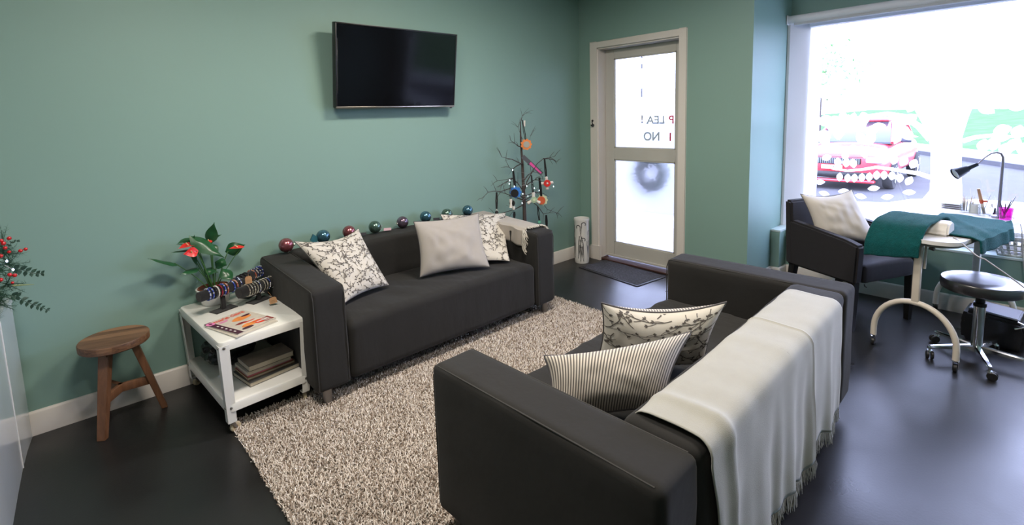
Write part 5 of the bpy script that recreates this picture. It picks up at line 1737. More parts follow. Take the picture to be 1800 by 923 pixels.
sprig([(16, 520), (30, 521), (45, 530), (60, 536), (72, 540), (87, 546)], -0.26, 0.016, 0.030, 8, 3)
sprig([(20, 472), (35, 473), (50, 478), (64, 481), (77, 480)], -0.27, 0.018, 0.032, 6, 4)
sprig([(10, 440), (16, 432), (22, 424), (30, 424), (34, 423)], -0.24, 0.008, 0.012, 6, 5)
for (u, v) in ((12, 459), (23, 474)):
    mb = MB(); mb.ball(at(u, v, Y=-0.31), 0.004, 8, sc=(1, 1, 1.4)); mb.build('led_bulb', mat('led_blue', (0.5, 0.6, 1), 0.3, emit=(0.45, 0.55, 1), es=12), t, world=True)
mb = MB(); mb.tube([at(8, 466, Y=-0.30), at(16, 470, Y=-0.31), at(23, 474, Y=-0.31)], 0.0012, 5); mb.build('led_wire', wire_m, t, world=True)
mb = MB(); mb.tube([at(22, 502, Y=-0.28), at(40, 501, Y=-0.28), at(60, 500, Y=-0.28)], [0.004, 0.003, 0.001], 5); mb.build('ribbon_end', mat('olive_ribbon', (0.25, 0.30, 0.12), 0.7), t, world=True)

# ================================================================== ARMCHAIR BY THE WINDOW
ac = thing('armchair', 'black fabric armchair by the shop window', 'armchair', (0.126, -2.414, 0), rad(-24.9))
# local: x across (far arm positive), y back positive
for (x, y) in ((-0.27, -0.25), (0.27, -0.25), (-0.255, 0.235), (0.255, 0.235)):
    mb = MB(); sl = 0.05 if y > 0 else 0.0
    vs = []
    for z, hw in ((0.0, 0.016), (0.34, 0.024)):
        for a, b in ((-1, -1), (1, -1), (1, 1), (-1, 1)):
            vs.append((x + a * hw, y + b * hw + (sl if z == 0 else 0) - 0.0, z))
    mb.add(vs, [(3, 2, 1, 0), (4, 5, 6, 7), (0, 1, 5, 4), (1, 2, 6, 5), (2, 3, 7, 6), (3, 0, 4, 7)], 0, False)
    mb.build('leg', blackwood_m, ac)


def rbox(m_, outline, x0, x1, bev=0.014):
    """(y, z) outline extruded across x, edges rounded"""
    bm = bmesh.new()
    A_ = [bm.verts.new((x0, y, z)) for y, z in outline]; B_ = [bm.verts.new((x1, y, z)) for y, z in outline]
    n = len(outline)
    bm.faces.new(A_); bm.faces.new(list(reversed(B_)))
    for i in range(n):
        bm.faces.new([A_[(i + 1) % n], A_[i], B_[i], B_[(i + 1) % n]])
    bmesh.ops.recalc_face_normals(bm, faces=bm.faces[:])
    bmesh.ops.bevel(bm, geom=bm.edges[:], offset=bev, segments=4, affect='EDGES', clamp_overlap=True)
    m_.bm(bm)


for sx, nm in ((-1, 'armrest'), (1, 'armrest')):
    mb = MB(); x0, x1 = (-0.305, -0.235) if sx < 0 else (0.235, 0.305)
    rbox(mb, [(-0.285, 0.335), (-0.295, 0.60), (-0.20, 0.625), (0.22, 0.675), (0.275, 0.68), (0.265, 0.335)], x0, x1); mb.build(nm, chairfab_m, ac)
mb = MB(); rbox(mb, [(0.20, 0.335), (0.235, 0.825), (0.30, 0.825), (0.272, 0.335)], -0.307, 0.307, 0.016); mb.build('backrest', chairfab_m, ac)
mb = MB(); mb.box((-0.237, -0.298, 0.335), (0.237, 0.21, 0.46), 0.028, 4, sub=8, fn=lambda c: c + Vector((0, 0, 0.012 * (1 - (c.x / 0.24) ** 2) * (1 if c.z > 0.4 else 0)))); mb.build('seat', chairfab_m, ac)
mb = MB(); mb.tube([(-0.238, -0.300, 0.34), (-0.236, -0.303, 0.325), (-0.222, -0.305, 0.318)], 0.004, 6); mb.build('tie', chairfab_m, ac)
cushion('pale cream cushion leaning in the black armchair',
        [at(1407, 341, X=-0.06), at(1497, 333, X=0.16), at(1549, 430, X=0.20), at(1436, 420, X=-0.02)], 0.17, palecush_m, palecush_m, seed=33, wr=0.014, piping=0.003, sag=0.02)

# ================================================================== NAIL TABLE
NA = rad(-12.5)
nt_ = thing('manicure_table', 'white manicure table on arched tubular legs by the shop window', 'table', (0.03, -2.98, 0), NA)


def rrect(hx0, hx1, hy_, r, r2):
    out = []
    for k, (cx_, cy_, rr_) in enumerate(((hx1 - r2, hy_ - r2, r2), (hx0 + r, hy_ - r, r), (hx0 + r, -hy_ + r, r), (hx1 - r2, -hy_ + r2, r2))):
        for j in range(9):
            a = pi / 2 * (k + j / 8)
            out.append((cx_ + rr_ * cos(a), cy_ + rr_ * sin(a)))
    return out


tabw_m = mat('white_laminate', (0.70, 0.69, 0.68), 0.3, var=0.02); tabe_m = mat('grey_table_edge', (0.40, 0.37, 0.34), 0.5)
HZ = 0.75
mb = MB(); mb.prism(rrect(-0.53, 0.62, 0.185, 0.12, 0.16), 0.022, (0, 0, HZ - 0.022), (1, 0, 0), (0, 1, 0)); mb.build('tabletop', tabw_m, nt_)
mb = MB(); mb.prism(rrect(-0.50, 0.59, 0.165, 0.11, 0.15), 0.020, (0, 0, HZ - 0.0425), (1, 0, 0), (0, 1, 0)); mb.build('apron', tabe_m, nt_)
for x, kk in ((-0.46, 0), (0.44, 1)):
    mb = MB()
    R0 = 0.205
    arch = [(x, -R0, 0.075)] + [(x, -R0 * cos(pi * k / 20), 0.13 + 0.22 * sin(pi * k / 20)) for k in range(21)] + [(x, R0, 0.075)]
    mb.tube(arch, 0.0165, 14); mb.box((x - 0.014, -0.019, 0.335), (x + 0.014, 0.019, HZ - 0.04), 0.006, 3)
    lg = mb.build('leg_frame', ivory_m if kk == 0 else whitemetal_m, nt_)
    for sy in (-1, 1):
        mb = MB(); mb.lathe([(0.012, 0.070), (0.016, 0.072), (0.017, 0.078)], 14, (x, sy * R0, 0), cap=True)
        for s2 in (-1, 1):
            mb.prism([(-0.020, 0.074), (0.018, 0.074), (0.040, 0.034), (0.030, 0.016), (0.010, 0.020)], 0.003, (x, sy * R0 + 0.013 * s2, 0), (0.95, 0.25, 0), (0, 0, 1))
        mb.prism([(0.026, 0.045), (0.050, 0.052), (0.046, 0.030), (0.030, 0.026)], 0.022, (x, sy * R0 + 0.011, 0), (0.95, 0.25, 0), (0, 0, 1))
        cs = mb.build('castor', chrome_m, nt_)
        wc = Vector((x + 0.016, sy * R0 + 0.004, 0.0275))
        mb = MB(); mb.lathe([(0, -0.011), (0.022, -0.011), (0.0272, -0.007), (0.0272, 0.007), (0.022, 0.011), (0, 0.011)], 24, wc, axis=(-0.25, 0.95, 0)); mb.build('wheel', black_m, cs)
mb = MB(); mb.tube([(-0.46, 0, 0.70), (0.44, 0, 0.70)], 0.012, 10).box((-0.452, -0.034, 0.56), (-0.440, -0.022, 0.70), 0.004, 2); mb.build('cross_rail', ivory_m, nt_)
mb = MB(); mb.tube([(-0.50, -0.06, 0.70), (-0.50, -0.085, 0.70)], [0.007, 0.012], 10); mb.build('knob', black_m, nt_)


def NT(x, y, z):
    return Vector((0.03 + x * cos(NA) - y * sin(NA), -2.98 + x * sin(NA) + y * cos(NA), z))


# arm rest
t = thing('arm_rest', 'white domed manicure arm rest on the near end of the table', 'arm rest', tuple(NT(-0.36, 0, HZ)), NA + rad(8))
prof = [(-0.075, 0.0), (-0.078, 0.022), (-0.060, 0.060), (-0.025, 0.078), (0.025, 0.080), (0.060, 0.066), (0.078, 0.028), (0.075, 0.0)]
mb = MB()
bm = bmesh.new()
A_ = [bm.verts.new((a + 0.06, -0.095, b + 0.001)) for a, b in prof]; B_ = [bm.verts.new((a + 0.06, 0.20, b + 0.001)) for a, b in prof]
n = len(prof)
bm.faces.new(A_); bm.faces.new(list(reversed(B_)))
for i in range(n): bm.faces.new([A_[(i + 1) % n], A_[i], B_[i], B_[(i + 1) % n]])
bmesh.ops.recalc_face_normals(bm, faces=bm.faces[:]); bmesh.ops.bevel(bm, geom=bm.edges[:], offset=0.010, segments=3, affect='EDGES', clamp_overlap=True)
mb.bm(bm); mb.build('rest_body', mat('cream_gloss_plastic', (0.68, 0.64, 0.58), 0.3, var=0.02), t)
# towel over the arm rest, hanging at the near end
t = thing('towel', 'folded teal towel draped over the white arm rest', 'towel', tuple(NT(-0.4, 0.1, HZ)))
TA = NA + rad(8)


def towel1(i, j):
    """i across the rest (its length), j along the drape"""
    y = -0.035 + 0.265 * i
    o_ = 0.012
    P = [(-0.262, HZ - 0.12), (-0.255, HZ - 0.03), (-0.190, HZ + 0.050), (-0.120, HZ + 0.078), (-0.04, HZ + 0.088), (0.05, HZ + 0.096), (0.12, HZ + 0.085), (0.175, HZ + 0.035), (0.22, HZ + 0.012), (0.28, HZ + 0.008)]
    s = j * (len(P) - 1); k = min(int(s), len(P) - 2); f = s - k
    p0 = P[max(k - 1, 0)]; p1 = P[k]; p2 = P[k + 1]; p3 = P[min(k + 2, len(P) - 1)]
    cr_ = lambda a, b, c, d: 0.5 * (2 * b + (c - a) * f + (2 * a - 5 * b + 4 * c - d) * f * f + (3 * b - a - 3 * c + d) * f ** 3)
    x = cr_(p0[0], p1[0], p2[0], p3[0]) + 0.0; z = cr_(p0[1], p1[1], p2[1], p3[1])
    z += 0.006 * noise.noise(Vector((i * 4, j * 5, 0))) + (0.012 * (1 - i) if j < 0.1 else 0) - 0.02 * i * (1 - min(1, j * 3))
    x += 0.008 * noise.noise(Vector((i * 5, j * 3, 4)))
    X_ = x - 0.30 + 0.0
    return Vector((NT(X_ - 0.0, 0, 0).x - sin(TA) * y, NT(X_, 0, 0).y + cos(TA) * y, z))


for off, nm in ((0.0, 'upper_layer'),):
    mb = MB(); mb.grid(towel1, 30, 44); o = mb.build('towel_cloth', teal_m, t, world=True)
    sd = o.modifiers.new('thickness', 'SOLIDIFY'); sd.thickness = 0.014; sd.offset = 1
    o.modifiers.new('soft', 'BEVEL').width = 0.004
# towel over the tabletop
t = thing('towel', 'teal towel spread over the manicure table and its right edge', 'towel', tuple(NT(0.1, -0.1, HZ)))


def towel2(i, j):
    x = -0.33 + 0.66 * i
    # j from the left side over the top and down over the right edge
    s = j * 0.435
    ytop = 0.155
    w1 = 0.36
    if s < w1:
        y = ytop - s; z = HZ + 0.009
        if s > w1 - 0.03:
            z -= 0.010 * ((s - w1 + 0.03) / 0.03) ** 2
    else:
        y = ytop - w1 - 0.012 - 0.012 * sin((s - w1) * 9); z = HZ - (s - w1)
        y += -0.010 * (0.5 + 0.5 * sin(i * 26 + 1.3 * sin(i * 9)))
        z += -0.0
    fold = 0.012 * max(0, noise.noise(Vector((i * 5 + 2, j * 2.4, 0)))) + 0.010 * math.exp(-((i * 0.8 + j * 0.7 - 0.75) / 0.05) ** 2)
    if s < w1: z += fold
    # follow the rounded far corner
    if i > 0.7:
        y += 0.10 * ((i - 0.7) / 0.3) ** 2 * max(0, (j - 0.3))
        if s > w1: z += 0.02 * ((i - 0.7) / 0.3) ** 2
    return NT(x + (0.02 * (j - 0.5)), y, z)


mb = MB(); mb.grid(towel2, 60, 50); o = mb.build('towel_cloth', teal_m, t, world=True)
sd = o.modifiers.new('thickness', 'SOLIDIFY'); sd.thickness = 0.007; sd.offset = -1
# cable
t = thing('power_cable', 'grey power cable trailing off the manicure table past the round stool', 'cable', tuple(NT(-0.45, -0.15, HZ)))
mb = MB(); mb.tube(bez(NT(-0.36, -0.12, HZ + 0.004), NT(-0.45, -0.20, HZ + 0.002), NT(-0.50, -0.26, HZ - 0.06), at(1730, 455, X=-0.50), 12)
                   + bez(at(1730, 455, X=-0.50), at(1765, 480, X=-0.50), at(1800, 500, X=-0.48), at(1860, 560, X=-0.40), 12)[1:]
                   + bez(at(1860, 560, X=-0.40), at(1900, 600, X=-0.35), (-0.3, -3.7, 0.01), (-0.1, -3.95, 0.006), 10)[1:], 0.0034, 8); mb.build('cord', mat('grey_cord', (0.38, 0.36, 0.36), 0.5), t, world=True)

# desk lamp clamped on the far end
t = thing('desk_lamp', 'black-headed gooseneck desk lamp at the far end of the manicure table', 'lamp', tuple(NT(0.52, -0.12, HZ)))
LXp = 0.50
pf = at(1756, 366, X=LXp); pt_ = at(1763, 285, X=LXp)
lampgrey = mat('lamp_grey_metal', (0.30, 0.29, 0.36), 0.35, 0.6)
mb = MB(); mb.lathe([(0, 0), (0.035, 0), (0.035, 0.012), (0.012, 0.02), (0.0, 0.022)], 24, (pf.x, pf.y, HZ + 0.001)); mb.build('base', lampgrey, t, world=True)
mb = MB(); mb.tube([(pf.x, pf.y, HZ + 0.01), pt_], [0.0105, 0.0085], 12); mb.build('pole', lampgrey, t, world=True)
g1, g2_ = at(1761, 268, X=LXp), at(1745, 268, X=LXp - 0.02)
g3 = at(1718, 289, X=LXp - 0.06)
mb = MB(); mb.tube([pt_, at(1763.5, 277, X=LXp), at(1760, 270, X=LXp), at(1752, 268, X=LXp - 0.01), at(1742, 270, X=LXp - 0.03), at(1730, 278, X=LXp - 0.045), g3], [0.0085, 0.0075, 0.007, 0.006, 0.005, 0.0045, 0.0045], 10); mb.build('gooseneck', lampgrey, t, world=True)
h0, h1, h2, h3 = g3, at(1704, 296, X=LXp - 0.08), at(1701, 297, X=LXp - 0.085), at(1678, 306, X=LXp - 0.13)
mb = MB()
axd = (h3 - h0).normalized()
Lh = (h3 - h0).length
mb.lathe([(0.0, 0.0), (0.012, 0.0), (0.015, Lh * 0.38), (0.012, Lh * 0.40), (0.012, Lh * 0.43), (0.022, Lh * 0.44), (0.040, Lh * 1.0), (0.037, Lh * 1.0), (0.019, Lh * 0.5), (0, Lh * 0.48)], 28, h0, axis=axd)
sh = mb.build('lamp_shade', mat('lamp_black', (0.012, 0.015, 0.025), 0.3), t, world=True)
mb = MB(); mb.lathe([(0.0, Lh * 0.80), (0.02, Lh * 0.82), (0.0335, Lh * 0.93), (0.0335, Lh * 0.95), (0, Lh * 0.90)], 24, h0, axis=axd); mb.build('bulb', mat('frosted_bulb', (0.6, 0.66, 0.68), 0.4), sh, world=True)
mb = MB(); mb.tube(bez((pf.x + 0.02, pf.y - 0.03, HZ + 0.01), (pf.x + 0.04, pf.y - 0.14, HZ + 0.02), at(1793, 420, X=0.62), at(1797, 445, X=0.60), 12) + [at(1800, 470, X=0.60), at(1806, 520, X=0.6)], 0.0028, 6); mb.build('flex', mat('grey_cord', (0.4, 0.4, 0.4)), t, world=True)

# --- things on the far end of the table
t = thing('tool_cup', 'magenta glass cup at the right end of the manicure table', 'cup', tuple(NT(0.40, -0.12, HZ)))
pc = at(1767, 386, z=HZ)
t.location = (pc.x, pc.y, HZ)
mb = MB(); mb.lathe([(0, 0.001), (0.030, 0.001), (0.036, 0.078), (0.0345, 0.078), (0.0285, 0.008), (0, 0.007)], 32); mb.build('cup_body', pink_m, t)


def stick(label, p0, p1, r, m_, tip=None, cat='tool', name='manicure_tool', group='manicure tools in the cup'):
    c = Vector(p0)
    o_ = MB(); o_.tube([p0, Vector(p0).lerp(Vector(p1), 0.7), p1], [r, r, r * 0.5], 8)
    ob = o_.build(name, m_)
    return tag(ob, label, cat, group)


dkp = mat('dark_tool_plastic', (0.03, 0.015, 0.03), 0.4)
stick('dark brush handle leaning left in the magenta cup', (pc.x, pc.y, HZ + 0.012), at(1757, 352, X=pc.x), 0.003, dkp)
stick('dark brush handle standing upright in the magenta cup', (pc.x - 0.01, pc.y + 0.005, HZ + 0.012), at(1768, 357, X=pc.x - 0.02), 0.0035, dkp)
stick('silver tweezers leaning furthest right in the magenta cup', (pc.x - 0.005, pc.y + 0.01, HZ + 0.012), at(1786, 345, X=pc.x), 0.0025, steel_m)
stick('dark nail file leaning right in the magenta cup', (pc.x + 0.008, pc.y + 0.012, HZ + 0.012), at(1778, 353, X=pc.x), 0.004, dkp)


def bottle(label, u, v, r, h, body, cap, caph=0.03):
    p = at(u, v, z=HZ)
    t_ = thing('nail_polish_bottle', label, 'bottle', (p.x, p.y, HZ), 0, 'nail polish bottles on the manicure table')
    m_ = MB(); m_.lathe([(0, 0.0005), (r * 0.95, 0.0005), (r, 0.003), (r, h * 0.8), (r * 0.5, h), (0, h)], 20); m_.build('bottle_body', body, t_)
    m_ = MB(); m_.lathe([(r * 0.55, h), (r * 0.6, h + 0.002), (r * 0.45, h + caph), (0, h + caph)], 16); m_.build('bottle_cap', cap, t_)


darkgl = mat('dark_varnish', (0.05, 0.02, 0.06), 0.15); pinkgl = mat('pale_pink_varnish', (0.6, 0.35, 0.42), 0.15)
bottle('dark nail polish bottle with black cap left of the magenta cup', 1748, 380, 0.011, 0.026, darkgl, black_m)
bottle('dark nail polish bottle right before the magenta cup', 1757, 384, 0.011, 0.028, darkgl, black_m, 0.038)
bottle('small pale pink nail polish bottle between two dark ones', 1752, 382, 0.010, 0.022, pinkgl, wh_m, 0.022)
bottle('clear nail polish bottle with white cap beside the jars', 1742, 374, 0.012, 0.035, clear_m, wh_m, 0.028)


def jar(label, u, v, r, h, m_, name='glass_jar', cat='jar'):
    p = at(u, v, z=HZ)
    t_ = thing(name, label, cat, (p.x, p.y, HZ))
    q = MB(); q.lathe([(0, 0.001), (r * 0.92, 0.001), (r, 0.004), (r, h), (r * 0.94, h), (r * 0.92, 0.006), (0, 0.005)], 28); q.build('jar_body', m_, t_)
    return p


p = jar('clear glass jar of pale wooden sticks on the manicure table', 1698, 372, 0.032, 0.075, clear_m)
wd = mat('pale_wood_stick', (0.60, 0.47, 0.33), 0.6)
for k in range(9):
    a = k * 2.4; rr_ = 0.012 + 0.008 * (k % 3)
    lean = Vector((cos(a), sin(a), 0)) * 0.010
    b0 = Vector((p.x + cos(a) * rr_, p.y + sin(a) * rr_, HZ + 0.008))
    b1 = b0 + lean + Vector((0, 0, 0.085 + 0.008 * (k % 4)))
    stick('pale wooden stick in the clear glass jar', b0, b1, 0.0022, wd, name='wooden_stick', cat='stick', group='wooden sticks in the glass jar')
for lab in ():
    pass
jar('squat translucent white jar behind the teal towel', 1713, 374, 0.030, 0.062, mat('milky_glass', (0.72, 0.75, 0.72), 0.3, trans=0.3), name='milk_glass_jar')
p = jar('translucent tool beaker holding the wooden-handled brush', 1730, 378, 0.034, 0.058, clear_m, name='tool_beaker', cat='beaker')
b0 = Vector((p.x, p.y, HZ + 0.008))
t = thing('brush', 'wooden-handled brush with a rust red collar standing in the beaker', 'brush', tuple(b0))
tp_ = at(1720, 332, X=p.x - 0.01)
mb = MB(); mb.tube([b0.lerp(tp_, 0.55), tp_], [0.011, 0.009], 12); mb.build('handle', mat('brush_wood', (0.42, 0.24, 0.13), 0.5), t, world=True)
mb = MB(); mb.tube([b0.lerp(tp_, 0.42), b0.lerp(tp_, 0.56)], [0.010, 0.013], 12).tube([b0.lerp(tp_, 0.5), b0.lerp(tp_, 0.5) + Vector((0, -0.03, 0.004))], 0.006, 8); mb.build('collar', mat('rust_rubber', (0.50, 0.08, 0.03), 0.5), t, world=True)
mb = MB(); mb.tube([b0, b0.lerp(tp_, 0.44)], [0.008, 0.009], 12); mb.build('bristles', mat('pale_bristle', (0.6, 0.55, 0.48), 0.8), t, world=True)
stick('thin steel spatula leaning right in the translucent beaker', (p.x + 0.005, p.y + 0.01, HZ + 0.01), at(1742, 342, X=p.x - 0.01), 0.0022, steel_m, name='spatula', group='loose tools in the beaker')
# file tray left of the jars
pt2 = at(1674, 368, z=HZ)
t = thing('file_rack', 'small clear tiered rack of nail files behind the towel', 'rack', (pt2.x, pt2.y, HZ), NA)
mb = MB()
for k in range(4):
    mb.box((-0.035, -0.055, 0.004 + k * 0.013), (0.035, 0.055, 0.006 + k * 0.013))
for x in (-0.033, 0.033):
    for y in (-0.053, 0.053):
        mb.tube([(x, y, 0), (x, y, 0.052)], 0.0018, 6)
mb.build('rack_frame', mat('milky_glass', (0.7, 0.7, 0.7)), t)
mb = MB()
for k in range(3):
    mb.box((-0.02, -0.062, 0.0065 + k * 0.013), (0.0, 0.058, 0.0105 + k * 0.013), 0.001, 1)
mb.build('nail_file', mat('lilac_files', (0.35, 0.28, 0.34), 0.6), t)

# ================================================================== ROLLING STOOL
SX, SY = -0.195, -3.145
t = thing('rolling_stool', 'round black vinyl stool on a chrome five-star base with castors', 'stool', (SX, SY, 0))
mb = MB(); mb.lathe([(0, 0.430), (0.174, 0.430), (0.182, 0.435), (0.185, 0.445), (0.185, 0.484), (0.181, 0.492), (0.172, 0.496), (0.10, 0.4975), (0, 0.498)], 56); mb.build('seat', vinyl_m, t)
mb = MB(); mb.lathe([(0.06, 0.425), (0.06, 0.418), (0.03, 0.41), (0.022, 0.40), (0.022, 0.36), (0.030, 0.355), (0.030, 0.335)], 24); mb.build('seat_plate', black_m, t)
mb = MB(); mb.lathe([(0.018, 0.42), (0.018, 0.35), (0.026, 0.35), (0.027, 0.345), (0.027, 0.09), (0.033, 0.085), (0.034, 0.062), (0, 0.06)], 28); mb.build('column', chrome_m, t)
mb = MB(); mb.tube([(0.02, 0.0, 0.40), (0.06, -0.03, 0.395), (0.10, -0.06, 0.385)], 0.005, 8); mb.build('height_lever', black_m, t)
for k in range(5):
    a = rad(126 + 72 * k)
    d = Vector((cos(a), sin(a), 0)); s_ = Vector((-sin(a), cos(a), 0))
    mb = MB()
    rings = []
    for (r_, w, z0, z1) in ((0.025, 0.017, 0.062, 0.098), (0.08, 0.016, 0.066, 0.094), (0.16, 0.014, 0.068, 0.086), (0.235, 0.012, 0.064, 0.078), (0.250, 0.008, 0.063, 0.074)):
        rings.append([d * r_ + s_ * w * c_ + Vector((0, 0, z)) for c_, z in ((-1, z0), (-1, z1 - 0.006), (-0.6, z1), (0.6, z1), (1, z1 - 0.006), (1, z0))])
    vs = [v for rg in rings for v in rg]
    fs = [(i * 6 + j, i * 6 + (j + 1) % 6, (i + 1) * 6 + (j + 1) % 6, (i + 1) * 6 + j) for i in range(4) for j in range(6)] + [tuple(range(5, -1, -1)), tuple(24 + j for j in range(6))]
    mb.add(vs, fs); lg = mb.build('base_arm', chrome_m, t)
    cpos = d * 0.238
    mb = MB(); mb.lathe([(0.006, 0.066), (0.006, 0.050), (0.014, 0.050), (0.016, 0.040), (0.010, 0.035)], 14, cpos)
    mb.build('castor_stem', chrome_m, lg)
    ca = rad(126 + 72 * k + 70)
    cd = Vector((cos(ca), sin(ca), 0)); cs_ = Vector((-sin(ca), cos(ca), 0))
    mb = MB()
    for sg in (-1, 1):
        mb.lathe([(0, -0.007), (0.020, -0.007), (0.0235, -0.004), (0.0235, 0.004), (0.020, 0.007), (0, 0.007)], 20, cpos + cd * 0.012 + cs_ * 0.011 * sg + Vector((0, 0, 0.024)), axis=cs_)
    mb.build('castor_wheel', black_m, lg)

# black box under the table
t = thing('storage_case', 'black moulded case, lid reflection painted grey, on the floor under the manicure table', 'case', (0.21, -3.20, 0), rad(-4))
mb = MB(); rbox(mb, [(-0.145, 0.004), (-0.16, 0.12), (-0.135, 0.185), (0.135, 0.205), (0.15, 0.12), (0.14, 0.004)], -0.12, 0.13, 0.02); mb.build('case_body', black_m, t)
mb = MB(); rbox(mb, [(-0.118, 0.192), (-0.110, 0.203), (0.110, 0.220), (0.118, 0.21)], -0.10, 0.11, 0.004); mb.build('lid', mat('grey_lid_reflection', (0.30, 0.30, 0.34), 0.25), t)  # black case top coloured grey to paint in the light it reflects
mb = MB(); mb.tube([(-0.125, -0.10, 0.150), (-0.128, -0.155, 0.182), (-0.125, -0.11, 0.195)], 0.006, 8); mb.build('catch', chrome_m, t)

# white basket on the sill
BC = (0.735, -3.30, SILL + 0.001)
t = thing('plastic_basket', 'white slotted plastic basket on the window ledge at the right edge', 'basket', BC)
mb = MB()


def bwall(z, k):
    """basket cross-section at height z: half sizes"""
    return 0.070 + 0.018 * k, 0.135 + 0.045 * k


H = 0.135
rows = [0, 0.10, 0.28, 0.36, 0.54, 0.62, 0.80, 1.0]


def bpt(side, s, k):
    hx_, hy_ = bwall(0, k)
    z = H * k
    if side == 0: return Vector((-hx_, -hy_ + 2 * hy_ * s, z))
    if side == 1: return Vector((-hx_ + 2 * hx_ * s, hy_, z))
    if side == 2: return Vector((hx_, hy_ - 2 * hy_ * s, z))
    return Vector((hx_ - 2 * hx_ * s, -hy_, z))


for side in range(4):
    n = 9 if side in (0, 2) else 4
    for (k0, k1) in ((0, 0.12), (0.30, 0.38), (0.56, 0.64), (0.84, 1.0)):
        for i in range(n):
            mb.add([bpt(side, i / n, k0), bpt(side, (i + 1) / n, k0), bpt(side, (i + 1) / n, k1), bpt(side, i / n, k1)], [(0, 1, 2, 3)], 0, False)
    for (k0, k1) in ((0.12, 0.30), (0.38, 0.56), (0.64, 0.84)):
        for i in range(n):
            for (a, b) in ((0, 0.25), (0.75, 1.0)):
                mb.add([bpt(side, (i + a) / n, k0), bpt(side, (i + b) / n, k0), bpt(side, (i + b) / n, k1), bpt(side, (i + a) / n, k1)], [(0, 1, 2, 3)], 0, False)
hx_, hy_ = bwall(0, 0)
mb.add([(-hx_, -hy_, 0.001), (hx_, -hy_, 0.001), (hx_, hy_, 0.001), (-hx_, hy_, 0.001)], [(0, 1, 2, 3)], 0, False)
o = mb.build('basket_body', mat('white_basket_plastic', (0.72, 0.72, 0.70), 0.4), t)
sd = o.modifiers.new('thickness', 'SOLIDIFY'); sd.thickness = 0.003
hx_, hy_ = bwall(0, 1)
mb = MB(); mb.tube([(-hx_, -hy_, H), (-hx_, hy_, H), (hx_, hy_, H), (hx_, -hy_, H)], 0.005, 8, closed=True); mb.build('rim', MATS['white_basket_plastic'], t)
mb = MB(); mb.box((-0.05, -0.10, 0.004), (0.05, 0.10, 0.03), 0.01, 2); mb.build('cloth', mat('grey_cloth', (0.3, 0.3, 0.3), 0.9), t)

# ================================================================== OUTSIDE
GZ = -0.30
asph = mat('asphalt', (0.075, 0.075, 0.080), 0.9, var=0.15, scale=3, bump=0.3, bscale=50, spec=0.1)
paving = mat('concrete_paving', (0.30, 0.30, 0.31), 0.85, var=0.1, scale=2, spec=0.1)
lawn = mat('lawn_green', (0.070, 0.125, 0.060), 0.9, var=0.45, scale=1.2, detail=6, spec=0.0)
mb = MB(); mb.box((0.93, -60, GZ - 0.3), (80, 60, GZ)); struct('street_ground', mb, asph)
mb = MB(); mb.box((0.93, -30, GZ), (3.2, 20, GZ + 0.12), 0.01, 1); struct('footpath', mb, paving)
# kerb, verge and bank on the far side, running at an angle
dK = Vector((0.84, 0.54, 0)).normalized(); nK = Vector((-dK.y, dK.x, 0))
if nK.x < 0: nK = -nK
K0 = Vector((15.2, -2.6, GZ))
kerb_m = mat('kerb_stone', (0.055, 0.055, 0.065), 0.8)


def strip(name, o0, o1, z0, z1, m_, L0=-40, L1=50):
    q = MB()
    a = [K0 + dK * L0 + nK * o0, K0 + dK * L1 + nK * o0, K0 + dK * L1 + nK * o1, K0 + dK * L0 + nK * o1]
    lo = [Vector((p.x, p.y, GZ - 0.05)) for p in a]; hi = [Vector((a[i].x, a[i].y, GZ + (z0 if i < 2 else z1))) for i in range(4)]
    q.add(lo + hi, [(3, 2, 1, 0), (4, 5, 6, 7), (0, 1, 5, 4), (1, 2, 6, 5), (2, 3, 7, 6), (3, 0, 4, 7)], 0, False)
    return struct(name, q, m_)


nK = Vector((dK.y, -dK.x, 0))
if (K0 + nK - Vector((CX, CY, GZ))).length < (K0 - Vector((CX, CY, GZ))).length: nK = -nK
strip('kerb_strip', 0, 0.16, 0.13, 0.13, kerb_m)
strip('verge_path', 0.16, 1.6, 0.13, 0.16, paving)
strip('lawn_bank', 1.6, 16, 0.16, 1.3, lawn)


def tree_blob(label, c, r, h, seed, name='tree'):
    R_ = random.Random(seed)
    c = Vector(c)
    t_ = thing(name, label, 'tree', tuple(c), 0, 'garden trees across the street')
    m_ = MB(); m_.tube([c, c + Vector((0.05, 0, h * 0.4)), c + Vector((0, 0.05, h * 0.7))], [0.13, 0.09, 0.05], 8); m_.build('trunk', bark_m, t_, world=True)
    m_ = MB()
    for k in range(420):
        d = Vector((R_.gauss(0, 1), R_.gauss(0, 1), R_.gauss(0, 0.8))).normalized() * (R_.random() ** 0.35)
        p = c + Vector((0, 0, h * 0.68)) + Vector((d.x * r, d.y * r, d.z * h * 0.36))
        a = Vector((R_.gauss(0, 1), R_.gauss(0, 1), R_.gauss(0, 1))).normalized() * 0.14; b = a.orthogonal().normalized() * 0.06
        m_.add([p - a, p + b, p + a, p - b], [(0, 1, 2, 3)], 0, False)
    m_.build('foliage', mat('street_leaf', (0.10, 0.24, 0.07), 0.6, var=0.5, scale=0.8), t_, world=True)


tree_blob('leafy garden tree across the street, seen behind the car', (24, 4.5, GZ + 0.5), 2.0, 4.6, 1)

# --- parked car, nose towards the shop
car = thing('parked_car', 'red car parked nose-in on the street outside the shop window', 'car', (8.5, -0.25, GZ))
paint = mat('red_car_paint', (0.62, 0.030, 0.045), 0.25, coat=0.8, var=0.03, scale=2)
tyre = mat('tyre_rubber', (0.02, 0.02, 0.022), 0.8); cgl = mat('car_window_glass', (0.03, 0.04, 0.05), 0.05); lampc = mat('headlamp_lens', (0.55, 0.6, 0.65), 0.08, metal=0.3)
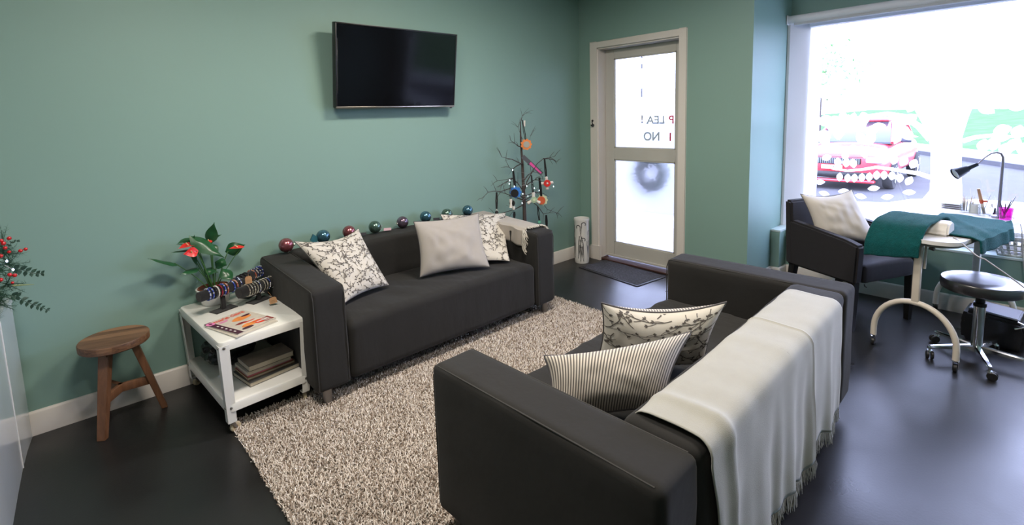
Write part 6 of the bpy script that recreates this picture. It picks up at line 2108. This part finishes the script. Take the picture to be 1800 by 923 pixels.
# body: stations along x (front at 0), half width, profile from sill to shoulder
st = [(0.00, 0.66, 0.34, 0.72), (0.06, 0.78, 0.24, 0.80), (0.25, 0.85, 0.22, 0.86), (0.70, 0.875, 0.22, 0.93), (1.25, 0.88, 0.22, 1.00), (2.0, 0.885, 0.24, 1.00), (3.2, 0.88, 0.24, 1.03), (3.9, 0.84, 0.28, 1.02), (4.15, 0.72, 0.36, 0.92)]
mb = MB()
rings = []
for (x, hw, zb_, zt) in st:
    rg = []
    for (a, b) in ((-0.92, 0.0), (-1.0, 0.22), (-1.0, 0.62), (-0.93, 0.86), (-0.78, 0.97), (-0.3, 1.02), (0.3, 1.02), (0.78, 0.97), (0.93, 0.86), (1.0, 0.62), (1.0, 0.22), (0.92, 0.0)):
        rg.append((x, a * hw, zb_ + (zt - zb_) * b))
    rings.append(rg)
n = 12
vs = [v for r_ in rings for v in r_]
fs = [(i * n + j, i * n + (j + 1) % n, (i + 1) * n + (j + 1) % n, (i + 1) * n + j) for i in range(len(rings) - 1) for j in range(n)]
fs += [tuple(reversed(range(n))), tuple((len(rings) - 1) * n + j for j in range(n))]
mb.add(vs, fs); body = mb.build('car_body', paint, car)
sd = body.modifiers.new('smooth', 'SUBSURF'); sd.levels = sd.render_levels = 2
mb = MB()
cab = [(1.05, 0.74, 0.98, 0.99), (1.75, 0.62, 1.02, 1.44), (2.4, 0.62, 1.02, 1.49), (3.3, 0.60, 1.02, 1.42), (3.95, 0.62, 1.0, 1.05)]
rings = []
for (x, hw, zb_, zt) in cab:
    rings.append([(x, a * (0.80 if b == 0 else hw), zb_ + (zt - zb_) * b - (0.03 if b == 0 else 0)) for a, b in ((-1, 0), (-1.0, 0.9), (-0.8, 1.0), (0.8, 1.0), (1.0, 0.9), (1, 0))])
n = 6
vs = [v for r_ in rings for v in r_]
fs = [(i * n + j, i * n + (j + 1) % n, (i + 1) * n + (j + 1) % n, (i + 1) * n + j) for i in range(len(rings) - 1) for j in range(n)] + [tuple(reversed(range(n))), tuple((len(rings) - 1) * n + j for j in range(n))]
mb.add(vs, fs, 0, False)
mb.build('cabin_glass', cgl, car)
mb = MB(); mb.box((1.72, -0.55, 1.43), (3.35, 0.55, 1.50), 0.03, 3)
for sy in (-1, 1):
    mb.tube([(1.03, sy * 0.76, 0.98), (1.75, sy * 0.63, 1.42)], 0.03, 8).tube([(3.92, sy * 0.66, 1.02), (3.32, sy * 0.6, 1.42)], 0.04, 8).tube([(2.4, sy * 0.80, 1.0), (2.4, sy * 0.63, 1.45)], 0.03, 8)
mb.build('roof', paint, car)
mb = MB(); mb.box((-0.035, -0.42, 0.565), (0.03, 0.42, 0.70), 0.02, 2)
gr = mb.build('grille', black_m, car)
mb = MB()
for k in range(22):
    mb.box((-0.045, -0.40 + k * 0.038, 0.575), (-0.033, -0.388 + k * 0.038, 0.69))
mb.build('grille_bar', mat('grille_metal', (0.25, 0.27, 0.33), 0.3, 0.8), gr)
mb = MB(); mb.box((-0.045, -0.56, 0.27), (0.05, 0.56, 0.40), 0.02, 2); mb.build('lower_intake', black_m, car)
mb = MB(); mb.box((-0.075, -0.68, 0.175), (0.10, 0.68, 0.235), 0.025, 3); mb.build('front_lip', paint, car)
for sy in (-1, 1):
    mb = MB(); mb.box((0.0, 0, 0), (0.16, 0.30, 0.13), 0.03, 3, T=Matrix.Translation((-0.01, -0.80 if sy < 0 else 0.50, 0.60)) @ Matrix.Rotation(rad(0), 4, 'Z')); mb.build('headlamp', lampc, car)
    mb = MB(); mb.box((1.15, sy * 0.98 - 0.09, 0.98), (1.25, sy * 0.98 + 0.09, 1.10), 0.03, 3); mb.build('wing_mirror', mat('mirror_housing', (0.04, 0.045, 0.07), 0.3), car)
    for x in (0.72, 3.35):
        mb = MB(); mb.lathe([(0, -0.10), (0.20, -0.10), (0.30, -0.09), (0.315, -0.06), (0.315, 0.06), (0.30, 0.09), (0.20, 0.10), (0, 0.08)], 32, (x, sy * 0.81, 0.315), axis=(0, sy, 0)); wl = mb.build('wheel', tyre, car)
        mb = MB()
        mb.lathe([(0.19, 0.100), (0.20, 0.106), (0.185, 0.108)], 32, (x, sy * 0.81, 0.315), axis=(0, sy, 0))
        for k in range(7):
            a = 2 * pi * k / 7
            mb.tube([(x, sy * 0.912, 0.315), (x + cos(a) * 0.19, sy * 0.914, 0.315 + sin(a) * 0.19)], [0.03, 0.016], 6)
        mb.build('wheel_rim', steel_m, wl)
mb = MB(); mb.box((-0.062, -0.10, 0.455), (-0.05, 0.30, 0.545), 0.003, 1)
pl = mb.build('number_plate', mat('plate_white', (0.7, 0.7, 0.7), 0.4), car)
mb = MB(); put_text(mb, '-S  JUS', 0.085, (-0.0635, 0.27, 0.472), (0, -1, 0), (0, 0, 1), 0, False, 0.34); mb.build('plate_lettering', sign_dark, car)
mb = MB(); mb.tube([(0.02, y, 0.72 + 0.0 * y) for y in (-0.5, -0.2, 0.2, 0.5)], 0.008, 6); mb.build('bonnet_seam', black_m, car)

# --- wreath hanging outside the door
WC = Vector((0.215, -0.725, 0.925))
t = thing('door_wreath', 'dark green fir wreath hanging outside the lower door glass', 'wreath', tuple(WC))
RW = random.Random(8)
mb = MB()
for k in range(3200):
    a = RW.uniform(0, 2 * pi); rr_ = 0.135 + RW.gauss(0, 0.026)
    p = WC + Vector((RW.gauss(0, 0.014), cos(a) * rr_, sin(a) * rr_))
    d = Vector((RW.gauss(0, 0.5), RW.gauss(0, 1), RW.gauss(0, 1))).normalized() * 0.034
    s_ = d.orthogonal().normalized() * 0.006
    mb.add([p - s_, p + s_, p + d], [(0, 1, 2)], 0, False)
mb.tube([WC + Vector((0, 0.135 * cos(2 * pi * k / 24), 0.135 * sin(2 * pi * k / 24))) for k in range(24)], 0.030, 8, closed=True)
mb.build('wreath_foliage', mat('fir_blue_green', (0.010, 0.035, 0.030), 0.7), t, world=True)
mb = MB(); mb.tube([WC + Vector((0, 0, 0.12)), WC + Vector((-0.01, 0, 0.245)), WC + Vector((-0.065, 0, 0.25))], 0.003, 6); mb.build('hanger', steel_m, t, world=True)
